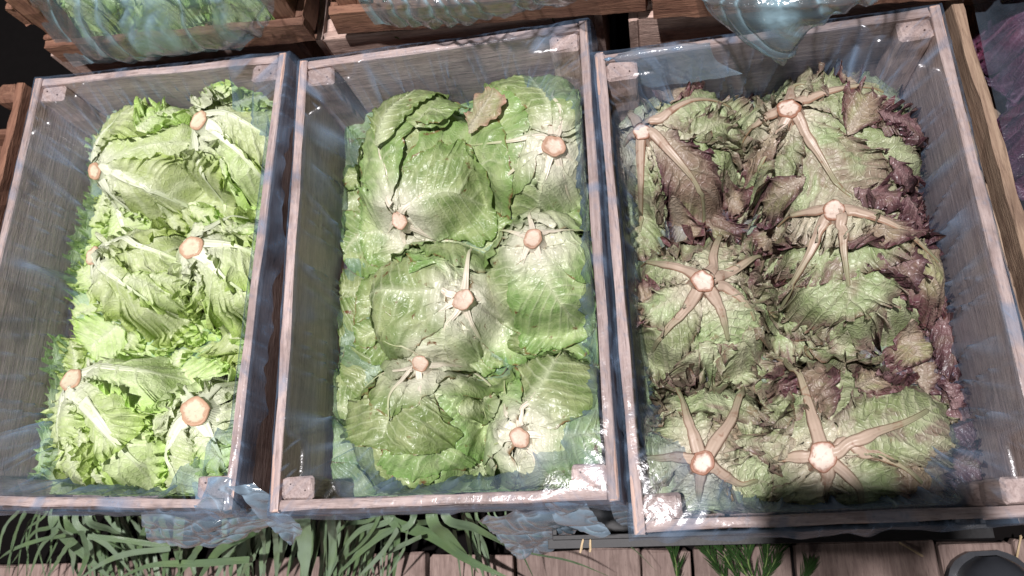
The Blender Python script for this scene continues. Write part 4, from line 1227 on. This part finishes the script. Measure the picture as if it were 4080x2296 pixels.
bunch('bunch of narrow green leaves fanning over the planks below the middle crate', K2,
      [([(460, 205), (800, 350), (1050, 520), (1400, 680)], 84), ([(780, 205), (880, 330), (1010, 480), (1115, 610)], 92), ([(880, 205), (1080, 280), (1250, 370), (1375, 445)], 62),
       ([(1110, 215), (1300, 340), (1480, 455)], 16), ([(1200, 200), (1500, 335), (1900, 345)], 14), ([(1250, 205), (1600, 260), (1880, 310)], 15), ([(1320, 230), (1440, 480), (1540, 690)], 16),
       ([(1500, 470), (1800, 530), (2080, 640)], 14), ([(1900, 300), (2200, 400), (2420, 600)], 9), ([(470, 215), (250, 300), (100, 480), (0, 700)], 44), ([(540, 260), (330, 400), (150, 560), (30, 690)], 40),
       ([(530, 290), (400, 480), (190, 690)], 42), ([(350, 205), (150, 260), (10, 410)], 34), ([(700, 345), (540, 420), (425, 490)], 36), ([(620, 250), (380, 330), (200, 500), (130, 700)], 44),
       ([(640, 220), (800, 240), (960, 290), (1120, 270)], 40), ([(380, 215), (240, 420), (40, 560)], 30), ([(600, 280), (560, 460), (420, 690)], 26)],
      [(0, 520, 26, -60, 22, 62), (500, 1100, 6, 200, 20, 50)], 6, -.24, -.35)

# ------------------------------------------------------------------ herb sprigs on the planks
M['herb'] = plain_mat('herb_green', (.035, .08, .022), .45, .4, 40, .5, .1)
M['herbstem'] = plain_mat('herb_stem_green', (.16, .24, .07), .5, .4, 60, .4, .1)
needle = bpy.data.meshes.new('herb_leaf')
nv_ = [(0, 0, 0), (.0012, .006, .0006), (0, .006, 0), (-.0012, .006, .0006), (.0013, .014, .001), (0, .014, 0), (-.0013, .014, .001), (0, .023, .0015)]
needle.from_pydata(nv_, [], [(0, 1, 2), (0, 2, 3), (1, 4, 5, 2), (2, 5, 6, 3), (4, 7, 5), (5, 7, 6)])
needle.materials.append(M['herb'])
HL = ['thin herb sprig reaching up at the left, alone on a plank', 'bushy herb sprig at the left of the herb clump', 'tallest herb sprig in the middle of the clump',
      'bushy herb sprig in the clump leaning left over the plank joint', 'herb sprig at the right of the clump with yellow-green tips', 'short herb sprig lying right of the clump', 'low herb sprig at the very left of the thick clump', 'herb sprig just right of the tallest one']
for i, (pts, zz) in enumerate(((((2665, 2150), (2690, 2230), (2700, 2330)), -.36), (((2850, 2150), (2890, 2220), (2950, 2330)), -.36), (((3000, 2140), (2980, 2230), (3010, 2330)), -.33),
                              (((2910, 2135), (2930, 2210), (2990, 2320)), -.35), (((3120, 2150), (3090, 2230), (3040, 2330)), -.36), (((3225, 2250), (3215, 2280), (3190, 2330)), -.39), (((2815, 2190), (2860, 2260), (2900, 2330)), -.38), (((3060, 2145), (3055, 2230), (3030, 2330)), -.35))):
    P = [at(p[0], p[1], zz - .01 * k) for k, p in enumerate(pts)][::-1]
    Q, L = smooth_path(P, 16)
    org = Q[0].copy(); org[2] = FZ + .002
    r = empty('herb_sprig', org); tag(r, HL[i], 'herb', 'herb sprigs on the planks')
    tube('stem', Q, np.linspace(.0013, .0005, 16), 1, M['herbstem'], r, org, 6)
    rs = np.random.RandomState(50 + i)
    base = None
    for k in range(52):
        u = rs.rand() ** .8 * 15; j = int(min(14, u)); pos = Q[j] + (Q[j + 1] - Q[j]) * (u - j)
        T = Q[j + 1] - Q[j]; az = rs.rand() * 6.28
        side = Vector((math.cos(az), math.sin(az) * .5, math.sin(az))) * .5
        d = (Vector(T).normalized() + side).normalized()
        o = bpy.data.objects.new('herb_leaf', needle) if base is None else base.copy()
        base = base or o
        COL.objects.link(o); o.parent = r
        o.location = Vector(pos) - Vector(org)
        o.rotation_euler = d.to_track_quat('Y', 'Z').to_euler()
        q = .8 + .7 * rs.rand(); o.scale = (q * .5, q * 1.0, q)

# ------------------------------------------------------------------ small litter on the planks and film
M['straw'] = plain_mat('dry_straw', (.55, .42, .25), .7)
for i, (px, py, z, a, l, lab) in enumerate(((2318, 2176, -.2, 1.3, .008, 'short straw bit on the plastic crate edge, left one'), (2352, 2176, -.2, 1.5, .007, 'short straw bit on the plastic crate edge, right one'),
                                         (3508, 178, -.06, .2, .009, 'brown crumb stuck on the film of the back wall'), (4055, 2195, FZ, 1.2, .02, 'pale wood splinter beside the boot'), (3630, 2190, FZ, -.6, .016, 'pale splinter on the shaded plank'))):
    c = at(px, py, z + .004)
    o = board('straw_bit', None, (c[0] - l * math.cos(a), c[1] - l * math.sin(a), c[2]), (c[0] + l * math.cos(a), c[1] + l * math.sin(a), c[2] + .002), (0, 0, 1), .002, .002, M['straw'], .0003, i, 4)
    tag(o, lab, 'straw')

# ------------------------------------------------------------------ the photographer: boots on the planks, phone in both hands
M['skin'] = plain_mat('skin', (.52, .33, .24), .55, .4, 90, .2, .2)
M['jacket'] = plain_mat('dark_jacket_cloth', (.03, .035, .05), .85, .2, 200, .4, .5)
M['trousers'] = plain_mat('dark_trousers_cloth', (.035, .035, .04), .85, .2, 200, .4, .5)
M['boot'] = plain_mat('dark_boot_rubber', (.035, .038, .045), .35, .5, 30, .4, .3)
M['welt'] = plain_mat('pale_boot_seam', (.42, .34, .26), .6)
M['hair'] = plain_mat('dark_hair', (.02, .015, .012), .5, .4, 300, .5, .8)
per = empty('person', (.55, -.72, FZ))
tag(per, 'person in dark clothes, only a dark boot toe shows on the planks', 'person')
PO = np.array([.55, -.72, FZ])


def skinned(name, verts, edges, radii, mat, parent=per, org=PO, sub=2):
    me = bpy.data.meshes.new(name)
    me.from_pydata([tuple(np.array(v) - org) for v in verts], edges, [])
    me.materials.append(mat)
    o = bpy.data.objects.new(name, me); COL.objects.link(o)
    if parent: o.parent = parent
    md = o.modifiers.new('skin', 'SKIN'); md.use_smooth_shade = True
    for i, v in enumerate(me.skin_vertices[0].data):
        r_ = radii[i]; v.radius = (r_, r_) if not isinstance(r_, tuple) else r_
        v.use_root = (i == 0)
    ss = o.modifiers.new('sub', 'SUBSURF'); ss.levels = sub; ss.render_levels = sub
    return o


XA, YA, ZA = CR[:, 0], CR[:, 1], CR[:, 2]
pelvis = (.46, -.80, .46); chest = (.43, -.78, .80); neck = (.425, -.755, .99); head = (.41, -.69, 1.10)
hR = PHC + XA * .062 - YA * .066 + ZA * .014; hL = PHC - XA * .050 - YA * .066 + ZA * .014
wR = hR + np.array([.02, -.085, -.03]); wL = hL + np.array([-.0, -.085, -.03])
bv = [pelvis, (.45, -.80, .62), chest, neck, head,
      (.60, -.77, .93), (.64, -.66, .70), tuple(wR), (.24, -.77, .93), (.12, -.66, .68), tuple(wL),
      (.56, -.78, .42), (.61, -.72, .02), (.655, -.62, -.33), (.36, -.82, .42), (.33, -.84, .02), (.30, -.84, -.33)]
be = [(0, 1), (1, 2), (2, 3), (3, 4), (2, 5), (5, 6), (6, 7), (2, 8), (8, 9), (9, 10), (0, 11), (11, 12), (12, 13), (0, 14), (14, 15), (15, 16)]
# hands: palm and five fingers closing on the phone ends
br = [.10, .095, .10, .058, .092, .045, .034, .024, .045, .034, .024, .075, .05, .035, .075, .05, .035]
for (wi, hc, sx) in ((7, hR, 1), (10, hL, -1)):
    pi = len(bv); bv.append(tuple(hc)); be.append((wi, pi)); br.append((.022, .014))
    for f in range(4):
        b0 = hc + YA * (.022 - .014 * f) + ZA * (.006) - XA * sx * .006
        b1 = b0 + ZA * .012 - XA * sx * (.024 + .004 * (f in (1, 2)))
        b2 = b1 - XA * sx * .018 + ZA * .002
        k = len(bv); bv += [tuple(b0), tuple(b1), tuple(b2)]; br += [.0085, .0078, .006]; be += [(pi, k), (k, k + 1), (k + 1, k + 2)]
    k = len(bv); t0 = hc - YA * .026 + ZA * .004; t1 = t0 - XA * sx * .02 + ZA * .010
    bv += [tuple(t0), tuple(t1)]; br += [.0095, .008]; be += [(pi, k), (k, k + 1)]
skinned('body', bv, be, br, M['skin'])
skinned('jacket', [chest, (.45, -.80, .60), (.457, -.80, .36), (.425, -.765, .96), (.60, -.77, .93), (.64, -.66, .70), tuple(wR * .8 + np.array([.64, -.66, .70]) * .2), (.24, -.77, .93), (.12, -.66, .68), tuple(wL * .8 + np.array([.12, -.66, .68]) * .2)],
        [(0, 1), (1, 2), (0, 3), (0, 4), (4, 5), (5, 6), (0, 7), (7, 8), (8, 9)], [.125, .125, .13, .07, .06, .048, .036, .06, .048, .036], M['jacket'])
skinned('trousers', [pelvis, (.56, -.78, .42), (.61, -.72, .02), (.652, -.63, -.27), (.36, -.82, .42), (.33, -.84, .02), (.30, -.84, -.27)],
        [(0, 1), (1, 2), (2, 3), (0, 4), (4, 5), (5, 6)], [.12, .09, .065, .055, .09, .065, .055], M['trousers'])
hm = bpy.data.meshes.new('hair'); bm = bmesh.new(); bmesh.ops.create_uvsphere(bm, u_segments=24, v_segments=16, radius=.103)
bmesh.ops.delete(bm, geom=[v for v in bm.verts if v.co.z < -.01 and v.co.y > -.02 or v.co.z < -.05], context='VERTS')
bm.to_mesh(hm); bm.free(); hm.materials.append(M['hair'])
ho = bpy.data.objects.new('hair', hm); COL.objects.link(ho); ho.parent = per; ho.location = Vector(head) - Vector(PO) + Vector((0, -.012, .03)); ho.rotation_euler = (-.5, 0, 0)
for nm, off, rr in (('nose', (0, .085, -.01), (.012, .02, .018)), ('ear', (.088, 0, 0), (.01, .018, .028)), ('ear', (-.088, 0, 0), (.01, .018, .028))):
    m_ = bpy.data.meshes.new(nm); bm = bmesh.new(); bmesh.ops.create_icosphere(bm, subdivisions=2, radius=1); bm.to_mesh(m_); bm.free(); m_.materials.append(M['skin'])
    o = bpy.data.objects.new(nm, m_); COL.objects.link(o); o.parent = per; o.location = Vector(head) - Vector(PO) + Vector(off); o.scale = rr


def boot(toe, heading, lift=0):
    """Lasted boot: cross-sections from toe to heel, with sole and a pale seam round the toe cap."""
    L = .285
    sec = [(0.0, .012, .030), (.008, .030, .042), (.022, .042, .054), (.05, .050, .064), (.09, .050, .070), (.14, .044, .085), (.18, .042, .115), (.22, .044, .13), (.262, .040, .13), (.285, .030, .125)]
    n = 22; V = []
    th = np.linspace(0, math.pi, n)
    ca, sa = math.cos(heading), math.sin(heading)
    d = np.array([ca, sa]); sd = np.array([-sa, ca])
    for (s_, w, h) in sec:
        for a in th:
            lx = w * math.cos(a) * (abs(math.cos(a)) ** -.25 if abs(math.cos(a)) > .02 else 1)
            lz = .014 + h * math.sin(a) ** .75
            p2 = toe[:2] - d * s_ + sd * max(-w, min(w, lx))
            V.append((p2[0], p2[1], FZ + lz))
    F = grid_faces(len(sec), n)
    o = mesh_obj('boot', np.array(V), F, M['boot'], per, origin=PO)
    ss = o.modifiers.new('sub', 'SUBSURF'); ss.levels = 2; ss.render_levels = 2
    sol = []; nn = 40
    out = [(s_, w) for s_, w, h in sec]
    pts = [toe[:2] - d * (s_ - .006) + sd * (w + .006) for s_, w in out] + [toe[:2] - d * (s_ - .006) - sd * (w + .006) for s_, w in out[::-1]]
    pts, _ = smooth_path(pts, 60)
    V = [(q[0], q[1], FZ + .001) for q in pts] + [(q[0], q[1], FZ + .016) for q in pts]
    m_ = bpy.data.meshes.new('sole'); k = len(pts)
    m_.from_pydata([tuple(np.array(v) - PO) for v in V], [], [tuple(range(k)), tuple(range(k, 2 * k))[::-1]] + [(i, (i + 1) % k, k + (i + 1) % k, k + i) for i in range(k)])
    m_.materials.append(M['boot']); so = bpy.data.objects.new('sole', m_); COL.objects.link(so); so.parent = o
    sp = []
    for a in np.linspace(.15, math.pi - .15, 20):
        lx = .049 * math.cos(a); s_ = .012 + .045 * (1 - math.sin(a)) ; hz = .014 + .052 * math.sin(a) ** .6 + .004
        p2 = toe[:2] - d * (s_ + .022) + sd * lx
        sp.append((p2[0], p2[1], FZ + hz + .004))
    tube('seam', np.array(sp), np.full(20, .0022), 1, M['welt'], o, PO, 6)


tp = at(3965, 2218, FZ + .05)
boot(tp, math.radians(92))
boot(np.array([.30, -.68, 0]), math.radians(85))
# phone
pm = bpy.data.meshes.new('phone'); bm = bmesh.new()
bmesh.ops.create_cube(bm, size=1, matrix=Matrix.Diagonal((.162, .078, .008, 1)))
bmesh.ops.bevel(bm, geom=[e for e in bm.edges if abs((e.verts[0].co - e.verts[1].co).z) > .004], offset=.010, segments=5, affect='EDGES')
bm.to_mesh(pm); bm.free(); pm.materials.append(M['black'])
ph = bpy.data.objects.new('phone', pm); COL.objects.link(ph)
ph.matrix_world = Matrix([[*CR[0], PHC[0]], [*CR[1], PHC[1]], [*CR[2], PHC[2]], [0, 0, 0, 1]])
tag(ph, 'black phone held level in both hands above the crates', 'phone')
